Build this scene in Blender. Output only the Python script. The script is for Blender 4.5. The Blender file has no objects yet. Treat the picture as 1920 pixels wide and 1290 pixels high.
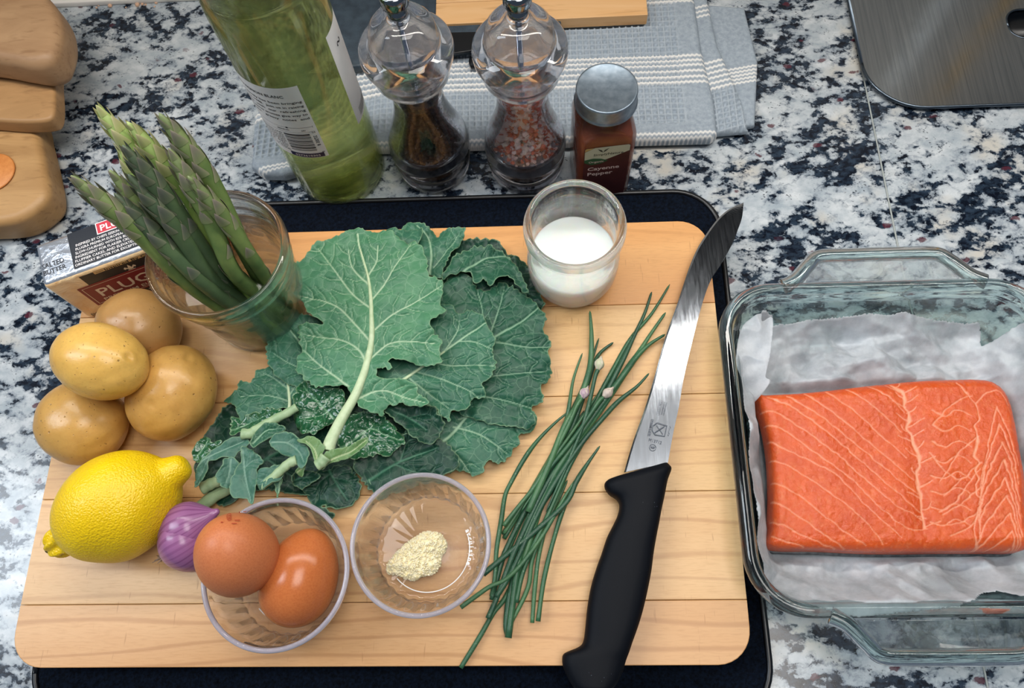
import bpy, math, random
import numpy as np
from mathutils import Matrix, Vector
rnd = random.Random(7)
sc = bpy.context.scene
COL = sc.collection
PI = math.pi

# ------------------------------------------------------------------ camera
TILT, ROLL, YAW, FPX = 0.36358115, -0.13647442, 0.12230539, 1450.0
CAM = np.array([0.0, 0.0, 0.531])
def _axes():
    ct, st, cr, sr, cy, sy = math.cos(TILT), math.sin(TILT), math.cos(ROLL), math.sin(ROLL), math.cos(YAW), math.sin(YAW)
    F = np.array([0, st, -ct]); Rt = np.array([1.0, 0, 0]); U = np.array([0, ct, st])
    R2 = cr * Rt + sr * U; U2 = -sr * Rt + cr * U
    Z = np.array([[cy, -sy, 0], [sy, cy, 0], [0, 0, 1]])
    return Z @ R2, Z @ U2, Z @ F
RR, UU, FF = _axes()
cd = bpy.data.cameras.new('camera'); cam = bpy.data.objects.new('camera', cd); COL.objects.link(cam)
m = Matrix.Identity(4)
for i in range(3):
    m[i][0], m[i][1], m[i][2], m[i][3] = RR[i], UU[i], -FF[i], CAM[i]
cam.matrix_world = m
cd.sensor_width = 36; cd.lens = FPX / 1920 * 36; cd.clip_start = 0.01; cd.clip_end = 20
sc.camera = cam

def P(px, py, z=0.0):
    """world point at height z that the photograph shows at pixel px, py"""
    d = RR * (px - 960) / FPX - UU * (py - 645) / FPX + FF
    t = (CAM[2] - z) / -d[2]
    return np.array([d[0] * t, d[1] * t, z])

# ------------------------------------------------------------------ light
sc.view_settings.view_transform = 'Standard'; sc.view_settings.look = 'None'
sc.view_settings.gamma = 1; sc.view_settings.use_curve_mapping = False
sc.view_settings.exposure = 0.02
w = bpy.data.worlds.new('world'); sc.world = w; w.use_nodes = True
w.node_tree.nodes['Background'].inputs[0].default_value = (0.62, 0.78, 1.0, 1)
w.node_tree.nodes['Background'].inputs[1].default_value = 0.155
def area(name, loc, target, sx, sy, power, color):
    l = bpy.data.lights.new(name, 'AREA'); l.shape = 'RECTANGLE'; l.size = sx; l.size_y = sy
    l.energy = power; l.color = color
    o = bpy.data.objects.new(name, l); COL.objects.link(o); o.location = loc
    o.rotation_euler = (Vector(target) - Vector(loc)).to_track_quat('-Z', 'Y').to_euler()
    return o
area('ceiling_light', (0.38, 0.12, 2.3), (0.34, 0.12, 0), 1.2, 0.95, 29, (1.0, 0.96, 0.91))
area('window_light', (-1.45, 0.25, 1.55), (-0.1, 0.15, 0), 0.5, 1.1, 20, (0.84, 0.92, 1.0))
area('under_cabinet_light', (0.0, 0.372, 0.520), (0.0, 0.34, 0), 1.2, 0.04, 3.6, (1.0, 0.95, 0.88))
cy_ = sc.cycles
cy_.max_bounces = 18; cy_.transmission_bounces = 16; cy_.transparent_max_bounces = 16; cy_.glossy_bounces = 6
cy_.sample_clamp_indirect = 5; cy_.use_denoising = True; cy_.blur_glossy = 0.6

# ------------------------------------------------------------------ materials
def S(h):
    h = h.lstrip('#'); c = [int(h[i:i + 2], 16) / 255 for i in (0, 2, 4)]
    return tuple([(v / 12.92 if v <= .04045 else ((v + .055) / 1.055) ** 2.4) for v in c] + [1.0])
class NT:
    def __init__(s, name):
        s.m = bpy.data.materials.new(name); s.m.use_nodes = True; s.t = s.m.node_tree
        s.b = s.t.nodes['Principled BSDF']; s._c = None
    def n(s, ty, **kw):
        x = s.t.nodes.new(ty)
        for k, v in kw.items():
            if k.startswith('i_'):
                x.inputs[k[2:].replace('_', ' ')].default_value = v
            else: setattr(x, k, v)
        return x
    def l(s, a, b): s.t.links.new(a, b)
    def co(s, scale=(1, 1, 1), rot=(0, 0, 0)):
        if s._c is None: s._c = s.n('ShaderNodeTexCoord')
        mp = s.n('ShaderNodeMapping'); mp.inputs['Scale'].default_value = scale; mp.inputs['Rotation'].default_value = rot
        s.l(s._c.outputs['Object'], mp.inputs[0]); return mp.outputs[0]
    def noise(s, scale, detail=4, rough=.55, dist=0, co=None):
        x = s.n('ShaderNodeTexNoise'); x.inputs['Scale'].default_value = scale; x.inputs['Detail'].default_value = detail
        x.inputs['Roughness'].default_value = rough; x.inputs['Distortion'].default_value = dist
        s.l(co if co is not None else s.co(), x.inputs['Vector']); return x.outputs[0]
    def voro(s, scale, feature='F1', co=None, rand=1.0):
        x = s.n('ShaderNodeTexVoronoi'); x.feature = feature; x.inputs['Scale'].default_value = scale
        x.inputs['Randomness'].default_value = rand
        s.l(co if co is not None else s.co(), x.inputs['Vector']); return x
    def ramp(s, f, stops, interp='LINEAR'):
        x = s.n('ShaderNodeValToRGB'); cr = x.color_ramp; cr.interpolation = interp
        while len(cr.elements) > 1: cr.elements.remove(cr.elements[0])
        cr.elements[0].position = stops[0][0]; cr.elements[0].color = stops[0][1]
        for p_, c_ in stops[1:]:
            e = cr.elements.new(p_); e.color = c_
        s.l(f, x.inputs[0]); return x.outputs[0]
    def g(s, f, a, b):  # ramp to 0..1
        return s.ramp(f, [(a, (0, 0, 0, 1)), (b, (1, 1, 1, 1))]) if a < b else s.ramp(f, [(b, (1, 1, 1, 1)), (a, (0, 0, 0, 1))])
    def mix(s, f, a, b, mode='MIX'):
        x = s.n('ShaderNodeMix'); x.data_type = 'RGBA'; x.blend_type = mode
        for v, i in ((f, 0), (a, 6), (b, 7)):
            if isinstance(v, (int, float, tuple)): x.inputs[i].default_value = v
            else: s.l(v, x.inputs[i])
        return x.outputs[2]
    def math(s, op, a, b=0.0):
        x = s.n('ShaderNodeMath'); x.operation = op
        for v, i in ((a, 0), (b, 1)):
            if isinstance(v, (int, float)): x.inputs[i].default_value = v
            else: s.l(v, x.inputs[i])
        return x.outputs[0]
    def attr(s, name):
        x = s.n('ShaderNodeAttribute'); x.attribute_name = name; return x.outputs['Fac']
    def bump(s, h, strength=.3, dist=.001, prev=None):
        x = s.n('ShaderNodeBump'); x.inputs['Strength'].default_value = strength; x.inputs['Distance'].default_value = dist
        s.l(h, x.inputs['Height'])
        if prev is not None: s.l(prev, x.inputs['Normal'])
        return x.outputs[0]
    def set(s, color=None, rough=None, normal=None, **kw):
        if color is not None:
            if isinstance(color, tuple): s.b.inputs['Base Color'].default_value = color
            else: s.l(color, s.b.inputs['Base Color'])
        if rough is not None:
            if isinstance(rough, (int, float)): s.b.inputs['Roughness'].default_value = rough
            else: s.l(rough, s.b.inputs['Roughness'])
        if normal is not None: s.l(normal, s.b.inputs['Normal'])
        for k, v in kw.items():
            i = s.b.inputs[k.replace('_', ' ')]
            if isinstance(v, (int, float, tuple)): i.default_value = v
            else: s.l(v, i)
        return s.m
MATS = {}
def simple(name, hexc, rough=.5, hex2=None, nscale=60, bump=0, bscale=400, **kw):
    if name in MATS: return MATS[name]
    t = NT(name); c = S(hexc)
    if hex2: c = t.mix(t.g(t.noise(nscale, 4), .35, .65), S(hexc), S(hex2))
    nm = t.bump(t.noise(bscale, 3), bump, .0006) if bump else None
    MATS[name] = t.set(c, rough, nm, **kw); return MATS[name]
def glass(name, hexc, ior=1.5, rough=0.0, thin=.45, tcol='#ffffff'):
    t = NT(name); t.set(S(hexc), rough, Transmission_Weight=1.0, IOR=ior)
    if thin:      # thin walls bend little light: part of it passes straight through
        tr = t.n('ShaderNodeBsdfTransparent'); tr.inputs[0].default_value = S(tcol); mx = t.n('ShaderNodeMixShader'); mx.inputs[0].default_value = thin
        t.l(t.b.outputs[0], mx.inputs[1]); t.l(tr.outputs[0], mx.inputs[2]); t.l(mx.outputs[0], t.t.nodes['Material Output'].inputs[0])
    return t.m

def m_granite():
    t = NT('granite'); base = t.co()
    cc = t.n('ShaderNodeTexCoord')
    nz = t.n('ShaderNodeTexNoise'); nz.inputs['Scale'].default_value = 70; nz.inputs['Detail'].default_value = 5; nz.inputs['Roughness'].default_value = .65
    t.l(cc.outputs['Object'], nz.inputs['Vector'])
    vm = t.n('ShaderNodeVectorMath'); vm.operation = 'MULTIPLY_ADD'
    t.l(nz.outputs['Color'], vm.inputs[0]); vm.inputs[1].default_value = (.010, .010, 0); t.l(cc.outputs['Object'], vm.inputs[2])
    mp = t.n('ShaderNodeMapping'); mp.inputs['Rotation'].default_value = (0, 0, -0.80); mp.inputs['Scale'].default_value = (.78, 1.25, 1)
    t.l(vm.outputs[0], mp.inputs[0]); wc = mp.outputs[0]
    dens = t.noise(19, 3, .55, 0, wc)
    n1 = t.noise(74, 7, .62, 0, wc)
    n2 = t.noise(260, 5, .65, 0, base)
    v0 = t.voro(62, 'DISTANCE_TO_EDGE', wc)                       # grain boundaries collect the dark mineral
    f = t.math('ADD', n1, t.math('MULTIPLY', t.math('SUBTRACT', dens, .5), .62))
    f = t.math('ADD', f, t.math('MULTIPLY', t.math('SUBTRACT', n2, .5), .30))
    f = t.math('ADD', f, t.math('MULTIPLY', t.g(v0.outputs['Distance'], .16, .0), .085))
    dark = t.g(f, .560, .606)
    grey = t.g(f, .47, .60)
    light = t.mix(t.g(t.noise(46, 5, .6, 0, wc), .36, .66), S('#c6cbce'), S('#98a3ab'))
    light = t.mix(t.math('MULTIPLY', t.g(t.noise(150, 4, .6, 0, base), .45, .7), .45), light, S('#8e98a2'))
    light = t.mix(t.g(t.noise(23, 3, .5, 0, t.co((1, 1, 1), (1, 2, 0))), .55, .70), light, S('#bdbab2'))
    c = t.mix(t.math('MULTIPLY', grey, .9), light, S('#5f6b78'))
    c = t.mix(dark, c, t.mix(t.g(t.noise(180, 4, .6, 0, wc), .42, .62), S('#0a111d'), S('#2a3848')))
    v = t.voro(430, 'F1', wc)
    sp = t.math('MULTIPLY', t.g(v.outputs['Distance'], .30, .18), t.g(t.noise(60, 3, .6, 0, base), .52, .60))
    c = t.mix(t.math('MULTIPLY', sp, .85), c, S('#1a2330'))
    v2 = t.voro(95, 'F1', wc)
    gcol = t.n('ShaderNodeSeparateColor'); t.l(v2.outputs['Color'], gcol.inputs[0])
    gs = t.math('MULTIPLY', t.g(t.math('ADD', v2.outputs['Distance'], t.math('MULTIPLY', t.math('SUBTRACT', n2, .5), .5)), .30, .22), t.g(gcol.outputs[0], .87, .89))
    c = t.mix(t.math('MULTIPLY', gs, .85), c, S('#50232f'))
    return t.set(c, .16, t.bump(n2, .05, .0004), Specular_IOR_Level=.5)
def m_maple(seed, tint):
    t = NT('maple_%d' % seed)
    c0 = t.n('ShaderNodeTexCoord'); mp = t.n('ShaderNodeMapping'); mp.inputs['Location'].default_value = (seed * 1.7, seed * .63, 0)
    mp.inputs['Scale'].default_value = (.16, 1, 1); mp.inputs['Rotation'].default_value = (0, 0, (.05, -.09, .03, -.03, -.08)[seed % 5])
    t.l(c0.outputs['Object'], mp.inputs[0]); co = mp.outputs[0]
    rings = t.n('ShaderNodeTexWave'); rings.wave_type = 'BANDS'; rings.bands_direction = 'Y'
    rings.inputs['Scale'].default_value = 22; rings.inputs['Distortion'].default_value = 16; rings.inputs['Detail'].default_value = 2
    rings.inputs['Detail Scale'].default_value = .7
    t.l(co, rings.inputs['Vector'])
    base = t.mix(t.g(t.noise(14, 4, .55, .4, co), .3, .7), S(tint[0]), S(tint[1]))
    line = t.math('MULTIPLY', t.g(rings.outputs[0], .86, 1.0), t.g(t.noise(7, 2, .5, 0, co), .40, .60))
    c = t.mix(t.math('MULTIPLY', line, .42), base, S('#9c6634')); c = t.mix(t.math('MULTIPLY', t.g(t.noise(30, 5, .65, .5, t.co((.35, 1, 1))), .5, .8), .35), c, S('#c48d56'))
    mp2 = t.n('ShaderNodeMapping'); mp2.inputs['Scale'].default_value = (.12, 1, 1); t.l(c0.outputs['Object'], mp2.inputs[0])
    fine = t.noise(900, 3, .6, 0, mp2.outputs[0])
    c = t.mix(t.math('MULTIPLY', t.g(fine, .48, .72), .32), c, S('#b07f4a'))
    mp3 = t.n('ShaderNodeMapping'); mp3.inputs['Scale'].default_value = (1, .10, 1); mp3.inputs['Rotation'].default_value = (0, 0, .5); t.l(c0.outputs['Object'], mp3.inputs[0])
    scr = t.math('MULTIPLY', t.g(t.noise(520, 2, .5, 0, mp3.outputs[0]), .68, .74), .45)
    c = t.mix(scr, c, S('#9c6c3c'))
    return t.set(c, .36, t.bump(fine, .12, .0003), Specular_IOR_Level=.4)
def m_wood(name, a, b, dirscale=(1, .12, 1), rot=0, line='#8a5a30', rough=.5):
    t = NT(name); co = t.co(dirscale, (0, 0, rot))
    c = t.mix(t.g(t.noise(60, 5, .6, .6, co), .3, .7), S(a), S(b))
    c = t.mix(t.math('MULTIPLY', t.g(t.noise(230, 3, .5, .3, co), .56, .72), .5), c, S(line))
    return t.set(c, rough, t.bump(t.noise(500, 3, .5, 0, co), .15, .0004))
def m_leaf(name, a, b, veincol='#b5cfae', rough=.42, wet=False, ns=1.0):
    t = NT(name); co = t.co()
    nz = t.n('ShaderNodeTexNoise'); nz.inputs['Scale'].default_value = 120; t.l(co, nz.inputs['Vector'])
    vm = t.n('ShaderNodeVectorMath'); vm.operation = 'MULTIPLY_ADD'; t.l(nz.outputs['Color'], vm.inputs[0]); vm.inputs[1].default_value = (.004, .004, .004); t.l(co, vm.inputs[2])
    v = t.voro(135, 'DISTANCE_TO_EDGE', vm.outputs[0]); v2 = t.voro(420, 'DISTANCE_TO_EDGE', vm.outputs[0])
    net = t.g(v.outputs['Distance'], .045, .0); net2 = t.g(v2.outputs['Distance'], .06, .0)
    c = t.mix(t.g(t.noise(45, 4, .6), .3, .7), S(a), S(b))
    c = t.mix(t.math('MULTIPLY', net, .30 * ns), c, S('#8fb393'))
    c = t.mix(t.math('MULTIPLY', net2, .08 * ns), c, S('#8fb393'))
    vein = t.attr('vein')
    c = t.mix(t.math('MULTIPLY', vein, .90 * (ns ** .3)), c, S(veincol))
    edge = t.attr('rim'); c = t.mix(t.math('MULTIPLY', edge, .5), c, S('#8fae86'))
    h = t.math('ADD', t.math('MULTIPLY', t.g(v.outputs['Distance'], 0, .25), 1.0), t.math('MULTIPLY', t.noise(260, 3), .5))
    nm = t.bump(h, .20 * (ns ** .4) if not wet else .75, .0010)
    return t.set(c, rough if not wet else .20, nm, Specular_IOR_Level=.28 if not wet else .7)
M = dict(
    granite=m_granite(),
    glass=glass('clear_glass', '#f7fbfa', thin=.30), dishglass=glass('pale_teal_glass', '#d3eae8', thin=.10), acrylic=glass('clear_acrylic', '#f6f6fc', 1.49, thin=.12),
    bottleglass=glass('green_bottle_glass', '#f7fbea', thin=.25, tcol='#f7fbea'), wine=glass('white_wine', '#f3f5c0', 1.34, thin=.25, tcol='#f4f6c4'), water=glass('water', '#f6faf2', 1.33, thin=.6),
    plastic=glass('clear_moulded_glass', '#faf8fa', 1.45, thin=.2),
    chrome=simple('chrome', '#c8ccd2', .12, Metallic=1.0), lid=simple('lid_metal', '#8d9aa6', .42, '#74828e', 180, Metallic=.85),
    paper=simple('white_label', '#e6e6e6', .5), ink=simple('label_ink', '#23252c', .6), navyink=simple('navy_ink', '#1b1f45', .5),
    milk=simple('milk', '#f7f6f0', .25, Subsurface_Weight=.3), black=simple('black_handle', '#07101c', .42, '#0b1624', 90, .25, 2500),
    fleece=simple('black_pile', '#04070e', .95, '#0b1422', 500, 1.0, 900, Specular_IOR_Level=.1), tray=simple('dark_slate', '#26333f', .5, '#34434f', 130, .5, 900),
    rubber=simple('black_rubber', '#04070d', .35), peppercorn=simple('peppercorn', '#0e0e12', .6, '#2a201b', 160, .6, 1500),
    stripe=simple('white_ink', '#e9e6e6', .6), grout=simple('seam_filler', '#9aa09e', .5),
)

# ------------------------------------------------------------------ mesh helpers
ORG = {}
def link(o, parent=None):
    COL.objects.link(o)
    if parent is not None: o.parent = parent
    return o
def tag(o, label, cat=None, group=None, kind=None):
    if label: o['label'] = label
    if cat: o['category'] = cat
    if group: o['group'] = group
    if kind: o['kind'] = kind
    return o
def thing(name, label, cat, loc, group=None):
    o = bpy.data.objects.new(name, None); COL.objects.link(o); o.location = loc; o.empty_display_size = .01
    ORG[o] = np.array(loc, float); return tag(o, label, cat, group)
def mesh(name, v, f, mat, parent=None, smooth=True, attrs=None, base=None, mats=None, fmat=None):
    """one mesh object; v in world space; children are stored relative to their thing"""
    v = np.asarray(v, float).reshape(-1, 3)
    if parent is not None: org = ORG[parent]
    else:
        org = np.array(base, float) if base is not None else np.array([v[:, 0].mean(), v[:, 1].mean(), v[:, 2].min()])
    me = bpy.data.meshes.new(name); me.from_pydata((v - org).tolist(), [], [list(map(int, q)) for q in f]); me.update()
    for mm in (mats or [mat]): me.materials.append(mm)
    if fmat is not None: me.polygons.foreach_set('material_index', np.asarray(fmat, np.int32))
    if smooth: me.polygons.foreach_set('use_smooth', [True] * len(me.polygons))
    for k, a in (attrs or {}).items():
        at = me.attributes.new(k, 'FLOAT', 'POINT'); at.data.foreach_set('value', np.asarray(a, np.float32))
    o = bpy.data.objects.new(name, me)
    link(o, parent); ORG[o] = org
    if parent is None: o.location = org
    return o
def join(parts):
    V, F, n = [], [], 0
    for v, f in parts:
        v = np.asarray(v, float).reshape(-1, 3); V.append(v); F += [[i + n for i in q] for q in f]; n += len(v)
    return np.concatenate(V), F
def lathe(prof, seg=64, c=(0, 0, 0), axis=None, rmod=None):
    """prof: [(r, z)]; closed at r=0 ends"""
    V, F = [], []; rings = []
    for r, z in prof:
        if r < 1e-6: rings.append([len(V)]); V.append((0, 0, z))
        else:
            ids = []
            for k in range(seg):
                a = 2 * PI * k / seg; rr = r + (rmod(a, z, r) if rmod else 0)
                ids.append(len(V)); V.append((rr * math.cos(a), rr * math.sin(a), z))
            rings.append(ids)
    for A, B in zip(rings, rings[1:]):
        if len(A) == 1 and len(B) == 1: continue
        for k in range(seg):
            k2 = (k + 1) % seg
            if len(A) == 1: F.append([A[0], B[k2], B[k]])
            elif len(B) == 1: F.append([A[k], A[k2], B[0]])
            else: F.append([A[k], A[k2], B[k2], B[k]])
    V = np.array(V)
    if axis is not None:
        q = Vector((0, 0, 1)).rotation_difference(Vector(axis)).to_matrix(); V = V @ np.array(q).T
    return V + np.array(c), F
def spline(pts, n=8, closed=False):
    p = np.asarray(pts, float); N = len(p); out = []
    rng = range(N) if closed else range(N - 1)
    for i in rng:
        if closed: a, b, c, d = p[(i - 1) % N], p[i], p[(i + 1) % N], p[(i + 2) % N]
        else: a, b, c, d = p[max(i - 1, 0)], p[i], p[i + 1], p[min(i + 2, N - 1)]
        for k in range(n):
            t = k / n
            out.append(.5 * ((2 * b) + (-a + c) * t + (2 * a - 5 * b + 4 * c - d) * t * t + (-a + 3 * b - 3 * c + d) * t ** 3))
    if not closed: out.append(p[-1])
    return np.array(out)
def tube(pts, rad, seg=8, cap=True, flat=1.0):
    p = np.asarray(pts, float); n = len(p); rad = np.broadcast_to(rad, (n,))
    V, F = [], []; up = np.array([0, 0, 1.0])
    for i in range(n):
        d = p[min(i + 1, n - 1)] - p[max(i - 1, 0)]; d /= np.linalg.norm(d) + 1e-12
        s = np.cross(d, up)
        if np.linalg.norm(s) < 1e-3: s = np.array([1.0, 0, 0])
        s /= np.linalg.norm(s); u = np.cross(s, d)
        for k in range(seg):
            a = 2 * PI * k / seg; V.append(p[i] + rad[i] * (math.cos(a) * s + flat * math.sin(a) * u))
    for i in range(n - 1):
        for k in range(seg):
            k2 = (k + 1) % seg; F.append([i * seg + k, i * seg + k2, (i + 1) * seg + k2, (i + 1) * seg + k])
    if cap:
        F.append(list(range(seg))[::-1]); F.append([(n - 1) * seg + k for k in range(seg)])
    return V, F
def prism(poly, z0, z1, bev=0.0, nb=3):
    """vertical prism of 2D polygon (CCW) with rounded top and bottom edges"""
    p = np.asarray(poly, float); n = len(p)
    e = np.roll(p, -1, 0) - np.roll(p, 1, 0); nr = np.stack([e[:, 1], -e[:, 0]], 1); nr /= np.linalg.norm(nr, axis=1)[:, None] + 1e-12
    lv = []
    if bev > 0:
        for k in range(nb + 1):
            a = PI / 2 * k / nb; lv.append((-bev * (1 - math.sin(a)), z0 + bev * (1 - math.cos(a))))
        for k in range(nb + 1):
            a = PI / 2 * k / nb; lv.append((-bev * (1 - math.cos(a)), z1 - bev * (1 - math.sin(a))))
    else: lv = [(0, z0), (0, z1)]
    V, F = [], []
    for off, z in lv:
        q = p + nr * off; V += [(x, y, z) for x, y in q]
    for i in range(len(lv) - 1):
        for k in range(n):
            k2 = (k + 1) % n; F.append([i * n + k, i * n + k2, (i + 1) * n + k2, (i + 1) * n + k])
    F.append(list(range(n))[::-1]); F.append([(len(lv) - 1) * n + k for k in range(n)])
    return np.array(V), F
def rrect(x0, y0, x1, y1, r, n=8):
    if isinstance(r, (int, float)): r = [r] * 4     # bl, br, tr, tl
    out = []
    for (cx, cy, a0, rr) in ((x0 + r[0], y0 + r[0], PI, r[0]), (x1 - r[1], y0 + r[1], 1.5 * PI, r[1]), (x1 - r[2], y1 - r[2], 0, r[2]), (x0 + r[3], y1 - r[3], .5 * PI, r[3])):
        if rr < 1e-6: out.append((cx, cy)); continue
        for k in range(n + 1):
            a = a0 + PI / 2 * k / n; out.append((cx + rr * math.cos(a), cy + rr * math.sin(a)))
    return out
def obox(c, u, v, n, su, sv, sn, bev=0.0):
    """box from corner c along unit u,v,n"""
    c, u, v, n = map(lambda q: np.array(q, float), (c, u, v, n)); b = bev
    pv, pf = prism(rrect(0, 0, su, sv, max(b, 1e-7), 3) if b else [(0, 0), (su, 0), (su, sv), (0, sv)], 0, sn, b, 2)
    return c + pv[:, :1] * u + pv[:, 1:2] * v + pv[:, 2:] * n, pf
_H = np.random.RandomState(5).rand(256, 256)
def vn(x, y):
    xi, yi = np.floor(x).astype(int), np.floor(y).astype(int); fx, fy = x - xi, y - yi
    fx = fx * fx * (3 - 2 * fx); fy = fy * fy * (3 - 2 * fy); h = lambda a, b: _H[a % 256, b % 256]
    return ((h(xi, yi) * (1 - fx) + h(xi + 1, yi) * fx) * (1 - fy) + (h(xi, yi + 1) * (1 - fx) + h(xi + 1, yi + 1) * fx) * fy) * 2 - 1
def fbm(x, y, o=3):
    s, a = 0, 1.0
    for k in range(o): s = s + a * vn(x * 2 ** k + 17 * k, y * 2 ** k + 31 * k); a *= .5
    return s
def inside(pts, poly):
    x, y = pts[:, 0], pts[:, 1]; r = np.zeros(len(pts), bool); n = len(poly)
    for i in range(n):
        x1, y1 = poly[i]; x2, y2 = poly[(i + 1) % n]
        if y1 == y2: continue
        m_ = (y1 > y) != (y2 > y)
        r[m_] ^= x[m_] < (x2 - x1) * (y[m_] - y1) / (y2 - y1) + x1
    return r
def segdist(pts, line, closed=False, w=None):
    """distance to a polyline; with w: min of d - w(t)"""
    best = np.full(len(pts), 1e9); near = np.zeros((len(pts), 2)); n = len(line)
    for i in range(n if closed else n - 1):
        a = line[i]; b = line[(i + 1) % n]; d = b - a; L = d @ d + 1e-15
        t = np.clip(((pts - a) @ d) / L, 0, 1); q = a + t[:, None] * d; dd = np.hypot(*(pts - q).T)
        if w is not None: dd = dd / (w[i] * (1 - t) + w[i + 1] * t)
        m_ = dd < best; best[m_] = dd[m_]; near[m_] = q[m_]
    return best, near
def sheet(poly, step):
    """regular grid clipped to polygon, border vertices snapped on the outline -> pts, quads, edge distance"""
    poly = np.asarray(poly, float); lo, hi = poly.min(0) - step * 1.5, poly.max(0) + step * 1.5
    nx, ny = int((hi[0] - lo[0]) / step) + 1, int((hi[1] - lo[1]) / step) + 1
    X, Y = np.meshgrid(lo[0] + np.arange(nx) * step, lo[1] + np.arange(ny) * step, indexing='ij')
    pts = np.stack([X.ravel(), Y.ravel()], 1); ins = inside(pts, poly).reshape(nx, ny)
    cell = (ins[:-1, :-1].astype(int) + ins[1:, :-1] + ins[1:, 1:] + ins[:-1, 1:]) >= 2
    idx = np.arange(nx * ny).reshape(nx, ny); i, j = np.nonzero(cell)
    q = np.stack([idx[i, j], idx[i + 1, j], idx[i + 1, j + 1], idx[i, j + 1]], 1)
    used = np.unique(q); rm = np.full(nx * ny, -1); rm[used] = np.arange(len(used)); q = rm[q]
    cnt = np.zeros(len(used), int); np.add.at(cnt, q.ravel(), 1)
    pts = pts[used]; insu = ins.ravel()[used]
    d, near = segdist(pts, poly, True)
    snap = (~insu) | (cnt < 4); pts[snap] = near[snap]; d[snap] = 0
    return pts, q, d
def solidify(o, t, off=-1):
    md = o.modifiers.new('thickness', 'SOLIDIFY'); md.thickness = t; md.offset = off; return o
_TX = {}
def text2d(s, bold=0.0):
    k = (s, bold)
    if k in _TX: return _TX[k]
    cu = bpy.data.curves.new('t', 'FONT'); cu.body = s; cu.size = 1; cu.offset = bold; cu.resolution_u = 2
    o = bpy.data.objects.new('t', cu); COL.objects.link(o); dg = bpy.context.evaluated_depsgraph_get(); dg.update()
    me = o.evaluated_get(dg).to_mesh(); v = np.array([x.co[:2] for x in me.vertices]) if len(me.vertices) else np.zeros((0, 2)); f = [list(p_.vertices) for p_ in me.polygons]
    o.evaluated_get(dg).to_mesh_clear(); bpy.data.objects.remove(o); bpy.data.curves.remove(cu)
    _TX[k] = (v, f); return _TX[k]
def text_on(s, fn, x, y, h, width=None, bold=0.0, align='l'):
    """text laid out on a surface fn(u, v) -> 3D; (x, y) left baseline, h cap height"""
    v, f = text2d(s, bold)
    if not len(v): return np.zeros((0, 3)), []
    v = v * (h / .70); wd = v[:, 0].max()
    if width: v[:, 0] *= width / wd; wd = width
    ox = x - (wd / 2 if align == 'c' else wd if align == 'r' else 0)
    return np.array([fn(ox + a, y + b) for a, b in v]), f
def rect_on(fn, x0, y0, x1, y1, nx=1, ny=1):
    V = [fn(x0 + (x1 - x0) * i / nx, y0 + (y1 - y0) * j / ny) for j in range(ny + 1) for i in range(nx + 1)]
    return V, [[j * (nx + 1) + i, j * (nx + 1) + i + 1, (j + 1) * (nx + 1) + i + 1, (j + 1) * (nx + 1) + i] for j in range(ny) for i in range(nx)]
def poly_on(fn, pts):
    return [fn(a, b) for a, b in pts], [list(range(len(pts)))]
def planefn(o, u, v, off=0.0):
    o, u, v = map(lambda q: np.array(q, float), (o, u, v)); u /= np.linalg.norm(u); v /= np.linalg.norm(v); n = np.cross(u, v)
    return lambda a, b: o + u * a + v * b + n * off
ZB = .026

# ------------------------------------------------------------------ the setting
def struct(name, v, f, mat, smooth=False, **kw):
    o = mesh(name, v, f, mat, smooth=smooth, **kw); o['kind'] = 'structure'; return o
SEAM = .2662
v, f = prism(rrect(-1.1, -.12, SEAM - .0005, .64, .0012, 2), -.03, 0, .0012, 2); struct('countertop', v, f, M['granite'], base=(0, 0, 0))
v, f = prism(rrect(SEAM + .0005, -.12, 1.1, .64, .0012, 2), -.03, 0, .0012, 2); v2 = v.copy()
o = struct('countertop', v, f, M['granite'], base=(0, 0, 0)); o.location = (0, 0, 0)
v, f = obox((SEAM - .0006, -.12, -.02), (1, 0, 0), (0, 1, 0), (0, 0, 1), .0012, .76, .0196); struct('trim_1', v, f, M['grout'], base=(SEAM, .2, -.02))
wallm = simple('wall_paint', '#b3aea6', .8)
v, f = obox((-1.4, .64, -.03), (1, 0, 0), (0, 1, 0), (0, 0, 1), 2.8, .02, 2.4); struct('wall_back', v, f, wallm)
v, f = obox((.424, .63, 0), (1, 0, 0), (0, 1, 0), (0, 0, 1), .016, .01, .52); struct('streak_strip_2', v, f, simple('white_streak_strip', '#f2f2ee', .4))  # unseen strip added so the steel tray reflects a bright streak
v, f = obox((.500, .63, 0), (1, 0, 0), (0, 1, 0), (0, 0, 1), .006, .01, .52); struct('streak_strip_3', v, f, simple('warm_streak_strip', '#e0b878', .4))  # second added strip, out of view, for a warm streak in the steel
v, f = obox((-1.1, .33, .53), (1, 0, 0), (0, 1, 0), (0, 0, 1), 2.2, .31, .7); struct('upper_cabinet', v, f, simple('cabinet_dark', '#2a3038', .5))

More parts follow.
